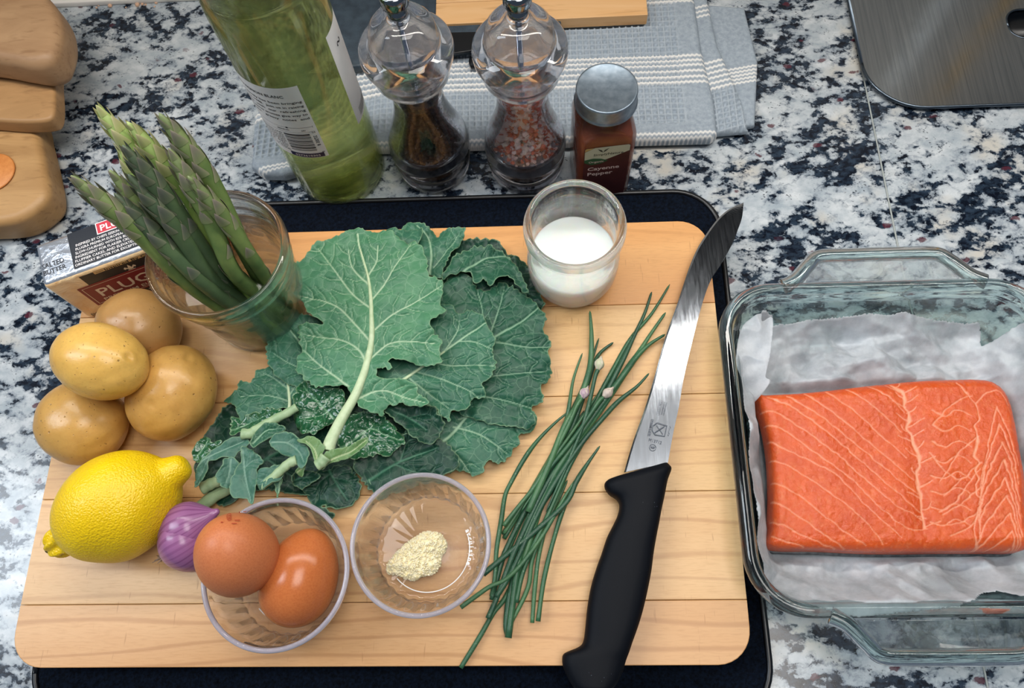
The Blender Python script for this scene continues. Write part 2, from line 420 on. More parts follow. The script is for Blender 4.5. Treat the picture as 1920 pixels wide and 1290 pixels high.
# cooktop in the far left corner
R_ = thing('cooktop', 'dark blue glass cooktop with white metal edge behind the wooden stand', 'cooktop', (-.6, .56, 0))
pA, pB, pC = P(60, 12), P(285, 0), P(100, 10)
dirx = P(300, 2) - P(100, 12); dirx /= np.linalg.norm(dirx); dn = np.array([-dirx[1], dirx[0], 0])
o0 = P(100, 16) - dirx * .16
v, f = obox(o0, dirx, dn, (0, 0, 1), .42, .007, .006, .0012); mesh('edge_trim', v, f, simple('white_enamel', '#e9e6e2', .3), R_)
v, f = obox(o0 + dn * .0072, dirx, dn, (0, 0, 1), .42, .03, .005, .001); mesh('glass_top', v, f, simple('navy_glass', '#12304f', .08), R_)
V = []
for k in range(16):
    q = P(rnd.uniform(175, 320), rnd.uniform(4, 17)); s = rnd.uniform(.0006, .0022)
    a, b = lathe([(0, 0), (s, s * .3), (s * .8, s * .8), (0, s)], 6, q + np.array([0, 0, .0001 + (.006 if q[1] > .548 else 0)])); V.append((a, b))
v, f = join(V); tag(mesh('crumbs', v, f, simple('crumb', '#c9a58b', .8), smooth=False), 'pale crumbs scattered along the white cooktop edge', 'crumbs', kind='stuff')

# black mat
matpoly = rrect(-.334, -.050, .1345, .3225, .034, 10)
R_ = thing('drying_mat', 'black textured drying mat under the maple cutting board', 'mat', (-.1, .14, 0))
v, f = prism(matpoly, 0, .0045, .002, 3); mesh('mat_body', v, f, M['fleece'], R_)
bd = []
mp_ = np.array([(x, y, .0042) for x, y in matpoly]); mp_ = np.vstack([mp_, mp_[:2]])
v, f = tube(mp_, .0022, 8); mesh('piping', v, f, M['rubber'], R_)
pts, q, d = sheet(np.array(rrect(-.331, -.047, .1315, .3195, .031, 8)), .0014)
keep = ~((pts[:, 0] > -.33) & (pts[:, 0] < .11) & (pts[:, 1] > -.012) & (pts[:, 1] < .279)); kq = keep[q].all(1); q = q[kq]; us = np.unique(q); rm = np.full(len(pts), -1); rm[us] = np.arange(len(us)); pts, q, d = pts[us], rm[q], d[us]
z = .0048 + .0011 * fbm(pts[:, 0] * 420, pts[:, 1] * 420, 2) * np.clip(d / .003, 0, 1) + .0007 * np.sin(pts[:, 0] * 900) * np.sin(pts[:, 1] * 900)
tag(mesh('mat_pile', np.c_[pts, z], q, M['fleece'], R_), None, None, kind='stuff')

# cutting board, six maple staves
R_ = thing('cutting_board', 'pale maple cutting board of glued staves on the black mat', 'cutting board', (-.109, .133, .005))
X0, X1, Y0, Y1 = -.3385, .1197, -.0172, .2845
ys = [Y0, .0200, .0868, .1520, .2186, Y1]
tints = [('#dcb384', '#c89560'), ('#dfba8a', '#cfa26c'), ('#d8b17c', '#c69862'), ('#d9b07a', '#c69862'), ('#dba66c', '#c68a50')]
RC = .021
for i in range(5):
    a, b = ys[i] + .00012, ys[i + 1] - .00012
    rr = [RC if i == 0 else 0, RC if i == 0 else 0, RC if i == 4 else 0, RC if i == 4 else 0]
    v, f = prism(rrect(X0, a, X1, b, rr, 8), .0068, ZB, .0005, 2)
    o = mesh('plank' , v, f, m_maple(i + 1, tints[i]), R_, smooth=False)

# ------------------------------------------------------------------ wooden stand on the left
R_ = thing('wooden_stand', 'thick light wooden stand of three rounded stepped tiers at the left edge', 'wooden stand', (-.44, .40, 0))
wm = m_wood('turned_wood', '#b3906b', '#9a7654', (.25, 1, 1), .15, '#7c5839', .5)
wm1 = m_wood('turned_wood_mid', '#b98f60', '#a17a4e', (.25, 1, 1), .1, '#805b38', .5)
wm2 = m_wood('turned_wood_pale', '#bf9663', '#a67d4d', (.2, 1, 1), .75, '#80592f', .5)
def tier(nm, pxs, z0, z1, bev, mat):
    pl = spline([P(x, y, z0 + bev)[:2] for x, y in pxs], 6, True); ar = np.sum(pl[:, 0] * np.roll(pl[:, 1], -1) - np.roll(pl[:, 0], -1) * pl[:, 1])
    v, f = prism(pl if ar > 0 else pl[::-1], z0, z1, bev, 6); mesh(nm, v, f, mat, R_)
tier('foot', [(-120, 300), (-60, 440), (0, 446), (60, 440), (100, 418), (122, 388), (114, 330), (100, 272), (92, 240), (60, 200), (-100, 180)], .0002, .030, .007, wm2)
tier('collar', [(-140, 120), (-120, 232), (0, 243), (60, 247), (100, 245), (117, 236), (121, 210), (119, 170), (116, 140), (90, 110), (0, 90)], .0300, .046, .003, wm1)
tier('head', [(-200, -40), (-220, 60), (-160, 124), (-80, 134), (0, 141), (50, 150), (95, 156), (126, 145), (139, 118), (143, 92), (138, 62), (122, 34), (98, 12), (66, -8), (0, -38), (-100, -56)], .0462, .078, .009, wm)
v, f = lathe([(0, 0), (.016, 0), (.0175, .0006), (.0175, .0012), (.0165, .0018), (0, .0018)], 40, P(-12, 325, .030)); mesh('light_patch', v, f, simple('orange_light_patch', '#d98f4e', .45, '#cc7f40', 300), R_)  # orange disc painted as the patch of light on the foot

# ------------------------------------------------------------------ towel
def m_towel():
    t = NT('waffle_towel'); s = t.attr('stripe'); co = t.co()
    c = t.mix(t.g(t.noise(300, 4, .6), .35, .65), S('#a3aeb8'), S('#8d99a5')); c = t.mix(t.math('MULTIPLY', t.attr('ridge'), .35), c, S('#b9c3cb')); c = t.mix(s, c, S('#e4e3e0'))  # waffle ridges coloured lighter to imitate the shade down in the cells
    return t.set(c, .9, t.bump(t.noise(1600, 3, .6), .6, .0008))
TW = m_towel()
def stripes(y, bands):
    s = np.zeros_like(y)
    for c, wd in bands: s = np.maximum(s, np.clip(1.6 - np.abs(y - c) / wd * 1.6, 0, 1))
    return s
def towel_panel(name, poly, ztop, parent, yfn, waffle, bands, zig=.0005, step=.00062, thick=.004, cell=.0052):
    pts, q, d = sheet(np.array(poly), step); yy = yfn(pts[:, 0], pts[:, 1])
    st = stripes(yy + zig * np.sin(pts[:, 0] * 2 * PI / .0036), bands)
    wv = 0; rd = np.zeros(len(pts))
    if waffle is not None:
        wx = np.abs(np.sin(pts[:, 0] * PI / cell)); wy = np.abs(np.sin(yy * PI / cell)); wk = np.clip(np.minimum(wx, wy) * 1.5 - .25, 0, 1) * waffle(pts[:, 0], yy) * (1 - st)
        wv = -.0022 * wk; rd = (1 - wk) * waffle(pts[:, 0], yy) * (1 - st)
    z = ztop + wv + .0008 * fbm(pts[:, 0] * 22, pts[:, 1] * 22) + .0003 * st * np.sin(pts[:, 0] * 2 * PI / .0018)
    z = z - thick * (1 - np.sqrt(np.clip(1 - (1 - np.clip(d / thick, 0, 1)) ** 2, 0, 1)))
    nb = len(pts); V = np.c_[pts, z]
    # skirt
    from collections import Counter
    e = Counter()
    for k in range(4):
        for a, b in zip(q[:, k], q[:, (k + 1) % 4]): e[(a, b)] += 1
    be = [(a, b) for (a, b) in e if (b, a) not in e]; bi = sorted({i for p_ in be for i in p_}); mp = {i: nb + n for n, i in enumerate(bi)}
    V = np.vstack([V, [(V[i, 0], V[i, 1], ztop - thick * 1.9) for i in bi]])
    F = q.tolist() + [[b, a, mp[a], mp[b]] for a, b in be]
    return mesh(name, V, F, TW, parent, attrs=dict(stripe=np.r_[st, st[bi]], ridge=np.r_[rd, rd[bi]]))
TR = thing('tea_towel', 'folded grey waffle tea towel with white stripes behind the mills', 'towel', (-.03, .43, 0))
def Pz(z, *pts): return [tuple(P(x, y, z)[:2]) for x, y in pts]
def yref(a, b, z):   # y measured across from line a->b (pixels)
    A, B = P(*a, z), P(*b, z)
    return lambda x, y: y - (A[1] + (B[1] - A[1]) * (x - A[0]) / (B[0] - A[0]))
yf = lambda x, y: y - .3655 - np.clip(-(x + .13), 0, 1) * -.22
B6 = [P(1240, yy, .016)[1] - .3655 for yy in (105, 114, 123, 134, 145, 155)]
bands = [(b, .0016) for b in B6] + [(P(1240, 250, .016)[1] - .3655, .0012), (P(1240, 256, .016)[1] - .3655, .0009)] + [(P(1240, yy, .016)[1] - .3655, .0016) for yy in (-22, -13, -4, 4)]
towel_panel('bottom_fold', Pz(.004, (1395, 18), (1420, 120), (1415, 236), (1340, 250), (1240, 60), (1290, 10)), .0065, TR, yref((1300, 120), (1420, 100), .006), None, [(P(1400, yy, .006)[1] - yref((1300, 120), (1420, 100), .006)(P(1400, yy, .006)[0], 0) * -1 if 0 else -.0125 - k * .0036, .0013) for k, yy in enumerate((170, 178, 186, 194, 202))], thick=.003)
towel_panel('middle_fold', Pz(.008, (1318, -30), (1345, 90), (1385, 180), (1403, 246), (1330, 252), (1230, 120), (1240, -40)), .0115, TR, yref((1290, 128), (1362, 110), .01), lambda x, y: (y < -.028) * 1.0, [(-.0008 - k * .0052 + .0, .0015) for k in range(6)] + [(.058 - k * .005, .0014) for k in range(3)], thick=.004)
left = [(-.232, .352), (-.222, .3445), (-.205, .3435), (-.17, .3535), (-.13, .3655)]
main = left + [(.02, .3655), (.1335, .3645), (.1385, .368), (.139, .40), (.134, .45), (.131, .56), (-.20, .56), (-.215, .46), (-.235, .40)]
towel_panel('top_fold', main, .0160, TR, yf, lambda x, y: np.clip((.1165 - x) * 600, 0, 1) * np.clip((y - .012) * 400, 0, 1), bands, thick=.0058)
# ------------------------------------------------------------------ dark tray, bamboo board and a black handle end on the towel
R_ = thing('bamboo_board', 'pale bamboo board lying on the towel behind the spice jar', 'board', tuple(P(1140, 20, .017)))
zt = .0285; u = P(1210, 0, zt) - P(1060, 0, zt)
a = P(1212, 46, .0175); b_ = P(1060, 53, .0175); a[2] = b_[2] = zt; u = (a - b_); u /= np.linalg.norm(u); vv_ = np.array([-u[1], u[0], 0])
bm = m_wood('bamboo', '#e3b886', '#d8a56c', (.10, 1, 1), 0, '#a8713d', .45)
for k, (h0, h1) in enumerate(((0, .0225), (.0229, .044), (.0444, .07))):
    v, f = obox(a - u * .175 + vv_ * h0 - np.array([0, 0, zt - .0175]), u, vv_, (0, 0, 1), .175, h1 - h0, zt - .0175, .0006); mesh('slat', v, f, bm, R_, smooth=False)
R_ = thing('slate_tray', 'dark navy slate tray on the towel behind the two mills', 'tray', tuple(P(780, 40, .017)))
tp = Pz(.026, (478, 60), (500, 118), (545, 142), (600, 132), (670, 124), (760, 108), (860, 92), (960, 78), (1052, 66), (1052, -60), (500, -60))
v, f = prism(tp, .0172, .026, .002, 3); mesh('tray_body', v, f, M['tray'], R_)
v, f = prism([tuple(P(x, y, .0268)[:2]) for x, y in ((800, 108), (905, 93), (905, 60), (815, 62))], .0255, .0275, .0008, 2); mesh('rim_pad', v, f, M['rubber'], R_)
c0, c1 = P(886, 117, .021), P(1040, 96, .021)
pts_ = [c0 + (c1 - c0) * t for t in np.linspace(0, 1, 9)]
rad = [.0015, .0062, .0075, .008, .008, .008, .008, .008, .003]
pts_[0] = c0 - (c1 - c0) * .045; pts_[1] = c0 - (c1 - c0) * .025
v, f = tube(pts_, rad, 20, flat=.55); tag(mesh('utensil_handle', v, f, M['rubber']), 'rounded black utensil handle end poking out behind the salt mill', 'handle')

# ------------------------------------------------------------------ steel plate
R_ = thing('steel_tray', 'brushed stainless steel tray with rounded corner and handle slot top right', 'tray', tuple(P(1800, 60, 0)))
t = NT('brushed_steel'); co = t.co((1, .02, 1), (0, 0, -.55))
st_ = t.noise(700, 3, .6, 0, co)
steel = t.set(t.mix(t.g(st_, .3, .7), S('#b4babf'), S('#979ea5')), t.mix(t.g(t.noise(40, 3), .35, .65), (.15, .15, .15, 1), (.22, .22, .22, 1)), t.bump(st_, .06, .0002), Metallic=1.0)
q0 = P(1710, 199, .006); xl = P(1600, 30, .006)[0]; yb = q0[1] - .0005
outer = rrect(xl, yb, xl + .34, yb + .25, [.045, .04, .04, .04], 12)
sl = P(1905, 50, .006); slot = rrect(sl[0] - .006, sl[1] - .012, sl[0] + .10, sl[1] + .018, .0125, 8)
# plate with a real slot: bridge outer loop and slot loop
def plate_with_hole(outer, hole, z0, z1):
    from mathutils.geometry import delaunay_2d_cdt
    pts2 = [Vector(p_) for p_ in outer] + [Vector(p_) for p_ in hole]; n, h = len(outer), len(hole)
    r = delaunay_2d_cdt(pts2, [], [list(range(n)), [n + k for k in range(h)]], 1, 1e-6)
    vs, fs = r[0], r[2]; hp = np.array(hole)
    fs = [list(q) for q in fs if not inside(np.array([[sum(vs[i][0] for i in q) / len(q), sum(vs[i][1] for i in q) / len(q)]]), hp)[0]]
    N = len(vs); V = [(p_[0], p_[1], z1) for p_ in vs] + [(p_[0], p_[1], z0) for p_ in vs]
    F = fs + [[i + N for i in q][::-1] for q in fs]
    for loop in (list(range(n)), [n + k for k in range(h)][::-1]):
        for a_, b2 in zip(loop, loop[1:] + loop[:1]): F.append([a_, a_ + N, b2 + N, b2])
    return V, F
v, f = plate_with_hole(outer, slot, .0035, .006); mesh('plate', v, f, steel, R_, smooth=False)
lp = np.array([(x, y, .0045) for x, y in outer] + [(outer[0][0], outer[0][1], .0045)]); v, f = tube(lp, .0016, 8); mesh('rolled_edge', v, f, simple('steel_edge', '#5a646e', .3, Metallic=1.0), R_)
lp = np.array([(x, y, .0055) for x, y in slot] + [(slot[0][0], slot[0][1], .0055)]); v, f = tube(lp, .0010, 8); mesh('slot_rim', v, f, simple('steel_edge', '#5a646e', .3), R_)
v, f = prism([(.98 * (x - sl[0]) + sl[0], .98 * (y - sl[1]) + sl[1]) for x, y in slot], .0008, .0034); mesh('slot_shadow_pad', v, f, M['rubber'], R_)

# ------------------------------------------------------------------ potatoes, lemon, shallot, eggs
def blob(c, ax, radii, seg=72, rings=44, fn=None):
    """ellipsoid with its long axis along ax; radii (long, side, up)"""
    a = np.array(ax, float); a /= np.linalg.norm(a); s = np.cross([0, 0, 1.0], a); s /= np.linalg.norm(s) + 1e-9; u = np.cross(a, s)
    V, F = [], []
    for i in range(rings + 1):
        ph = PI * i / rings
        for k in range(seg if 0 < i < rings else 1):
            th = 2 * PI * k / seg; d = np.array([math.cos(ph), math.sin(ph) * math.cos(th), math.sin(ph) * math.sin(th)])
            V.append(d)
    V = np.array(V); r = np.ones(len(V)) if fn is None else fn(V)
    W = V * r[:, None] * np.array(radii); W = W[:, :1] * a + W[:, 1:2] * s + W[:, 2:] * u + np.array(c)
    ix = lambda i, k: 0 if i == 0 else (1 + (rings - 1) * seg if i == rings else 1 + (i - 1) * seg + k % seg)
    for i in range(rings):
        for k in range(seg):
            q = [ix(i, k), ix(i + 1, k), ix(i + 1, k + 1), ix(i, k + 1)]
            q = [x for n, x in enumerate(q) if x not in q[:n]]; F.append(q)
    return W, F
def m_potato(sd, a, b):
    t = NT('potato_skin_%d' % sd); co = t.co()
    c = t.mix(t.g(t.noise(38 + sd, 4, .6), .35, .68), S(a), S(b))
    v = t.voro(165, 'F1', co); sc_ = t.n('ShaderNodeSeparateColor'); t.l(v.outputs['Color'], sc_.inputs[0])
    sp = t.math('MULTIPLY', t.g(t.math('ADD', v.outputs['Distance'], t.math('MULTIPLY', t.noise(700, 2), .12)), .20, .12), t.g(sc_.outputs[0], .50, .55)); v3 = t.voro(420, 'F1', co); s3_ = t.n('ShaderNodeSeparateColor'); t.l(v3.outputs['Color'], s3_.inputs[0]); sp = t.math('MAXIMUM', sp, t.math('MULTIPLY', t.math('MULTIPLY', t.g(v3.outputs['Distance'], .20, .10), t.g(s3_.outputs[0], .70, .75)), .6))
    c = t.mix(t.math('MULTIPLY', sp, .75), c, S('#6b4a24'))
    c = t.mix(t.math('MULTIPLY', t.g(t.noise(420, 4, .6), .5, .75), .25), c, S('#a87a3c'))
    nm = t.bump(t.math('SUBTRACT', t.math('MULTIPLY', t.noise(260, 4), .5), sp), .45, .0007)
    return t.set(c, .30, nm, Specular_IOR_Level=.5, Subsurface_Weight=.06, Subsurface_Scale=.004)
def potato(label, px, py, z, ax, radii, sd, cols, eyes=()):
    eyes = [np.array(e, float) / np.linalg.norm(e) for e in eyes]
    def fn(D):
        r = 1 + .022 * vn(D[:, 0] * 1.7 + sd * 3, D[:, 1] * 1.7 + D[:, 2] * 1.1) + .012 * vn(D[:, 0] * 4 + sd, D[:, 2] * 4 + D[:, 1] * 2)
        for e in eyes:
            dd = np.linalg.norm(D - e, axis=1); r = r - .05 * np.exp(-(dd / .09) ** 2) + .012 * np.exp(-((dd - .16) / .05) ** 2)
        return r
    c = P(px, py, z); v, f = blob(c, ax, radii, fn=fn)
    o = mesh('potato', v, f, m_potato(sd, *cols), base=(c[0], c[1], c[2] - radii[2])); tag(o, label, 'potato', 'golden potatoes piled at the board corner')
potato('dull brown potato furthest back, half hidden behind the top potato', 262, 614, ZB + .026, (.8, -.5, .0), (.0285, .0262, .025), 1, ('#b98d55', '#a47a45'))
potato('yellow potato at the bottom left of the pile beside the lemon', 153, 792, ZB + .0215, (.9, -.5, .05), (.0300, .0275, .0245), 2, ('#cda058', '#b98c48'))
potato('plump golden potato on the right of the pile with a dented eye', 322, 736, ZB + .0245, (.35, .9, .1), (.0325, .0285, .025), 3, ('#cfa055', '#bb8a44'), [(-.35, -.15, .9), (.75, -.3, .6)])
potato('smooth bright yellow potato lying on top of the pile', 187, 677, ZB + .058, (.93, -.36, .0), (.0312, .0238, .023), 4, ('#e0b45e', '#d2a24e'), [(.8, .3, .55)])

def m_lemon():
    t = NT('lemon_peel'); co = t.co()
    c = t.mix(t.g(t.noise(30, 3), .3, .7), S('#f0cd0c'), S('#e6bb06'))
    v = t.voro(900, 'SMOOTH_F1', co); h = t.math('ADD', t.g(v.outputs['Distance'], 0, .6), t.math('MULTIPLY', t.noise(420, 3), 1.2))
    return t.set(c, .34, t.bump(h, .42, .0008), Specular_IOR_Level=.5, Subsurface_Weight=.12, Subsurface_Scale=.003, Subsurface_Radius=(1, .7, .1))
LZ = ZB + .0325
a0, a1 = P(92, 1030, LZ - .004), P(352, 868, LZ + .006)
ax = a1 - a0; L = np.linalg.norm(ax); ax /= L; c = (a0 + a1) / 2
pr = [(0, 0), (.0035, .0), (.0065, .002), (.0088, .006), (.0098, .0105), (.0135, .0135), (.0215, .0195), (.0275, .028), (.0315, .038), (.0330, .048), (.0322, .058), (.0290, .068), (.0235, .0765), (.0165, .083), (.0118, .0865), (.0098, .0905), (.0080, .0955), (.0050, .0985), (0, .0995)]
pr = spline([(0, a, b) for a, b in pr], 4)[:, 1:]; pr[:, 0] = np.maximum(pr[:, 0], 0); pr = np.array([(a, b * L / .0995) for a, b in pr]); pr[0, 0] = 0; pr[-1, 0] = 0
v, f = lathe([tuple(x) for x in pr], 96, a0, ax, rmod=lambda a, z, r: r * (.018 * math.sin(3 * a + z * 90) + .02 * math.sin(2 * a + 1) + .010 * math.sin(5 * a + z * 160)) + (.0012 * math.sin(7 * a) if z < .012 else 0))
v[:, 2] = np.maximum(v[:, 2], ZB + .0002)
R_ = thing('lemon', 'large bright yellow lemon in front of the potatoes', 'lemon', (c[0], c[1], ZB))
mesh('peel', v, f, m_lemon(), R_)
v, f = lathe([(0, -.001), (.0022, -.0008), (.0026, .0006), (.0014, .0016), (0, .0018)], 12, a0 - ax * .0004, -ax); mesh('stem_scar', v, f, simple('scar', '#5d5226', .8), R_)

# shallot behind the eggs
def m_shallot():
    t = NT('shallot_skin'); s = t.attr('rib')
    c = t.mix(t.math('MULTIPLY', t.g(s, .55, 1), .7), S('#935f8c'), S('#6c3465')); c = t.mix(t.math('MULTIPLY', t.attr('pale'), .8), c, S('#d8b7c8'))
    return t.set(c, .26, t.bump(t.noise(500, 3), .1, .0004), Specular_IOR_Level=.5)
R_ = thing('shallot', 'purple shallot half hidden behind the upright brown egg', 'shallot', tuple(P(385, 1030, ZB)))
a0, a1 = P(316, 1046, ZB + .012), P(425, 985, ZB + .020); ax = a1 - a0; L = np.linalg.norm(ax); ax /= L
pr = [(0, 0), (.002, .0), (.006, .0025), (.013, .0085), (.0185, .018), (.0195, .026), (.017, .035), (.010, .043), (.004, .049), (.002, .053), (0, .054)]
def bulb(sc, sd, nm):
    p2 = spline([(0, a * sc, b) for a, b in pr], 4)[:, 1:]; p2[:, 0] = np.maximum(p2[:, 0], 0); p2[0, 0] = p2[-1, 0] = 0
    v, f = lathe([(a, b * L / .054 * 1.0) for a, b in p2], 96, (0, 0, 0), None, lambda a, z, r: r * (.0025 * math.sin(18 * a + sd) + .04 * math.sin(2 * a + sd)))
    an = np.arctan2(v[:, 1], v[:, 0]); rib = .5 + .5 * np.sin(26 * an + sd + 3 * np.sin(3 * an)); pale = np.clip(1 - v[:, 2] / .010, 0, 1) * .8
    return v, f, rib, pale
q = np.array(Vector((0, 0, 1)).rotation_difference(Vector(ax)).to_matrix())
sd_ = np.cross(ax, [0, 0, 1]); sd_ /= np.linalg.norm(sd_)
v, f, rb, pl = bulb(1, 1, ''); mesh('bulb', v @ q.T + a0 + np.array([0, 0, .0075]), f, m_shallot(), R_, attrs=dict(rib=rb, pale=pl))
v, f, rb, pl = bulb(.80, 4, ''); mesh('inner_clove', v @ q.T * 1.0 + a0 + np.array([0, 0, .0125]) - sd_ * .0068 + ax * .003, f, m_shallot(), R_, attrs=dict(rib=rb, pale=pl))
V = []
for k in range(9):
    d = -ax * rnd.uniform(.003, .0065) + np.array([rnd.uniform(-.003, .003), rnd.uniform(-.003, .003), rnd.uniform(-.002, .003)]); s = a0 + np.array([0, 0, .0075]) + ax * .001
    V.append(tube([s, s + d * .5, s + d + np.array([0, 0, rnd.uniform(-.001, .001)])], [.0006, .0005, .0002], 5))
v, f = join(V); mesh('root_tuft', v, f, simple('dry_root', '#a58a78', .9), R_)
V = []
for k in range(3):
    s = P(352 + 14 * k, 984 - 6 * k, ZB + .030); e = P(340 + 22 * k, 972 - 10 * k, ZB + .034)
    v, f = tube([s, (s + e) / 2 + np.array([0, 0, .002]), e], [.002, .0026, .0006], 6, flat=.15); V.append((v, f))
v, f = join(V); mesh('dry_skin', v, f, simple('dry_skin', '#c9a3b4', .7), R_)

def m_egg(nm, a, b, rough):
    t = NT(nm); c = t.mix(t.g(t.noise(900, 3, .6), .4, .7), S(a), S(b))
    return t.set(c, rough, t.bump(t.noise(2200, 2), .15, .0002), Subsurface_Weight=.12, Subsurface_Scale=.004, Subsurface_Radius=(1, .4, .2), Specular_IOR_Level=.4)
def egg(c, ax, half, r, mat, nm, lab, grp):
    def fn(D): return 1 + 0 * D[:, 0]
    a = np.array(ax, float); a /= np.linalg.norm(a)
    pr = []
    for i in range(45):
        th = PI * i / 44; z = -math.cos(th); rad = math.sin(th) * (1 - .11 * z)
        pr.append((0 if i in (0, 44) else rad * r, z * half))
    v, f = lathe(pr, 64, c, a)
    R_ = thing(nm, lab, 'egg', (c[0], c[1], v[:, 2].min()), grp)
    mesh('shell', v, f, mat, R_); return R_, v
E1 = P(442, 1037, ZB + .052); E1ax = np.array([-.10, .35, .93])
R_, ev = egg(E1, E1ax, .0262, .0232, m_egg('egg_shell', '#cb7a4c', '#c06d42', .42), 'egg', 'matt brown egg perched on the bowl rim, red stamp at its top', 'brown eggs in the left bowl')
# red stamp on the egg
a_ = E1ax / np.linalg.norm(E1ax)
def eggfn(u, v):
    pp = P(436 + u, 968 - v, ZB + .06); C0 = CAM; d = pp - C0; d /= np.linalg.norm(d); oc = C0 - E1
    M3 = np.array(Vector(a_).rotation_difference(Vector((0, 0, 1))).to_matrix()); s3 = np.array([1 / .0234, 1 / .0234, 1 / .0264])
    D = (M3 @ d) * s3; O = (M3 @ oc) * s3; bq = D @ O; aq = D @ D; cq = O @ O - 1.0; disc = max(bq * bq - aq * cq, 0)
    return C0 + d * ((-bq - math.sqrt(disc)) / aq - .0001)
V = [text_on('@', eggfn, -12, -5, 11, 11)]
for (x0, y0, x1, y1) in ((4, -8, 14, -6.5), (12, 6, 14, 9), (20, 8, 26, 9.5), (-22, -12, -18, -10), (-2, -14, 8, -12.5)): V.append(rect_on(eggfn, x0, y0, x1, y1, 2, 1))
v, f = join(V); mesh('stamp', v, f, simple('red_stamp', '#a23a20', .6), R_, smooth=False)
E2 = P(563, 1082, ZB + .0275); egg(E2, (.30, .94, .08), .0292, .0226, m_egg('egg_shell_gloss', '#c4713e', '#b96535', .20), 'egg', 'glossy orange brown egg lying inside the left bowl', 'brown eggs in the left bowl')

# ------------------------------------------------------------------ two small glass bowls
def bowl(cx, cy, r, h, lab, writing=True):
    R_ = thing('glass_bowl', lab, 'bowl', (cx, cy, ZB), 'small clear ribbed bowls')
    rb = r * .80; t = .0020
    pr = [(0, .0008), (rb * .9, .0008), (rb * .93, 0), (rb * .97, 0), (rb, .002), (rb * 1.03, .006), (r * .925, h * .62), (r * .945, h * .80), (r * .985, h * .84), (r, h * .90), (r, h * .97), (r * .985, h), (r * .955, h), (r * .94, h * .97), (r * .925, h * .84), (r * .885, h * .62), (rb * .98, .0075), (rb * .93, .0045), (rb * .85, .0036), (0, .0036)]
    def rm(a, z, rr):
        if .004 < z < h * .66: return .0010 * math.cos(26 * a) * (1 if rr > 0 else 0)
        return 0
    v, f = lathe(pr, 156, (cx, cy, ZB + .0001), None, rm); mesh('bowl_body', v, f, M['plastic'], R_)
    ring = [(cx + r * .972 * math.cos(a), cy + r * .972 * math.sin(a), ZB + h * .955) for a in np.linspace(0, 2 * PI, 97)]
    v, f = tube(ring, .0015, 10, cap=False); mesh('rim', v, f, simple('frosted_rim_glass', '#e9e6f2', .12, Transmission_Weight=.55, IOR=1.45), R_)
    # base ring line
    ring = [(cx + rb * .78 * math.cos(a), cy + rb * .78 * math.sin(a), ZB + .0042) for a in np.linspace(-2.4, .35, 60)]
    v, f = tube(ring, .00035, 6); mesh('base_ring', v, f, simple('frosted_ring', '#f4f0ee', .3), R_)
    return R_
B1 = P(787, 1018, ZB + .039); R_ = bowl(B1[0], B1[1], .0419, .039, 'clear ribbed glass bowl holding minced garlic, right of the egg bowl')
cb = np.array([B1[0], B1[1]])
V = []
for k, ch in enumerate('arcuisine'):
    a = .42 - k * .095; rad = .0258
    p_ = np.array([cb[0] + rad * math.cos(a), cb[1] + rad * math.sin(a), ZB + .0046]); up = np.array([math.cos(a), math.sin(a), 0]); rt = np.array([math.sin(a), -math.cos(a), 0])
    V.append(text_on(ch, planefn(p_, rt, up), 0, 0, .0030, None, .025, 'c'))
v, f = join([x for x in V if len(x[0])]); mesh('embossed_letters', v, f, simple('frosted_letters', '#ffffff', .35), R_, smooth=False)
B2 = P(514, 1074, ZB + .041); bowl(B2[0], B2[1], .0438, .041, 'clear ribbed glass bowl holding two brown eggs')
# minced garlic
gp = [(722, 1062), (735, 1042), (760, 1018), (790, 998), (812, 996), (828, 1003), (838, 1022), (828, 1042), (822, 1065), (805, 1078), (790, 1080), (778, 1088), (760, 1085), (742, 1078), (728, 1076)]
g2 = np.array([P(x, y, ZB + .008)[:2] for x, y in gp]); g2 = spline(g2, 5, True)
pts, q, d = sheet(g2, .0006)
z = ZB + .0042 + .0055 * np.sqrt(np.clip(d / .007, 0, 1)) + (.0009 * fbm(pts[:, 0] * 700, pts[:, 1] * 700, 3) + .0008 * fbm(pts[:, 0] * 240, pts[:, 1] * 240)) * np.clip(d / .0015, 0, 1)
gm = simple('garlic', '#fdf1cc', .28, '#f6e6b4', 500, .3, 1500, Subsurface_Weight=.3, Subsurface_Scale=.003, Subsurface_Radius=(1, .8, .4))
v = np.c_[pts, z]; V = [(v, q.tolist())]
for k in range(900):
    i = rnd.randrange(len(pts)); s = rnd.uniform(.0003, .0008); n = 5
    a, b = lathe([(0, -s), (s, -.4 * s), (s * .9, .5 * s), (0, s)], n, v[i] + np.array([0, 0, s * .35]), (rnd.uniform(-1, 1), rnd.uniform(-1, 1), rnd.uniform(.2, 1))); V.append((a, b))
v, f = join(V); tag(mesh('minced_garlic', v, f, gm, smooth=True), 'heap of pale yellow minced garlic in the right glass bowl', 'garlic', kind='stuff')

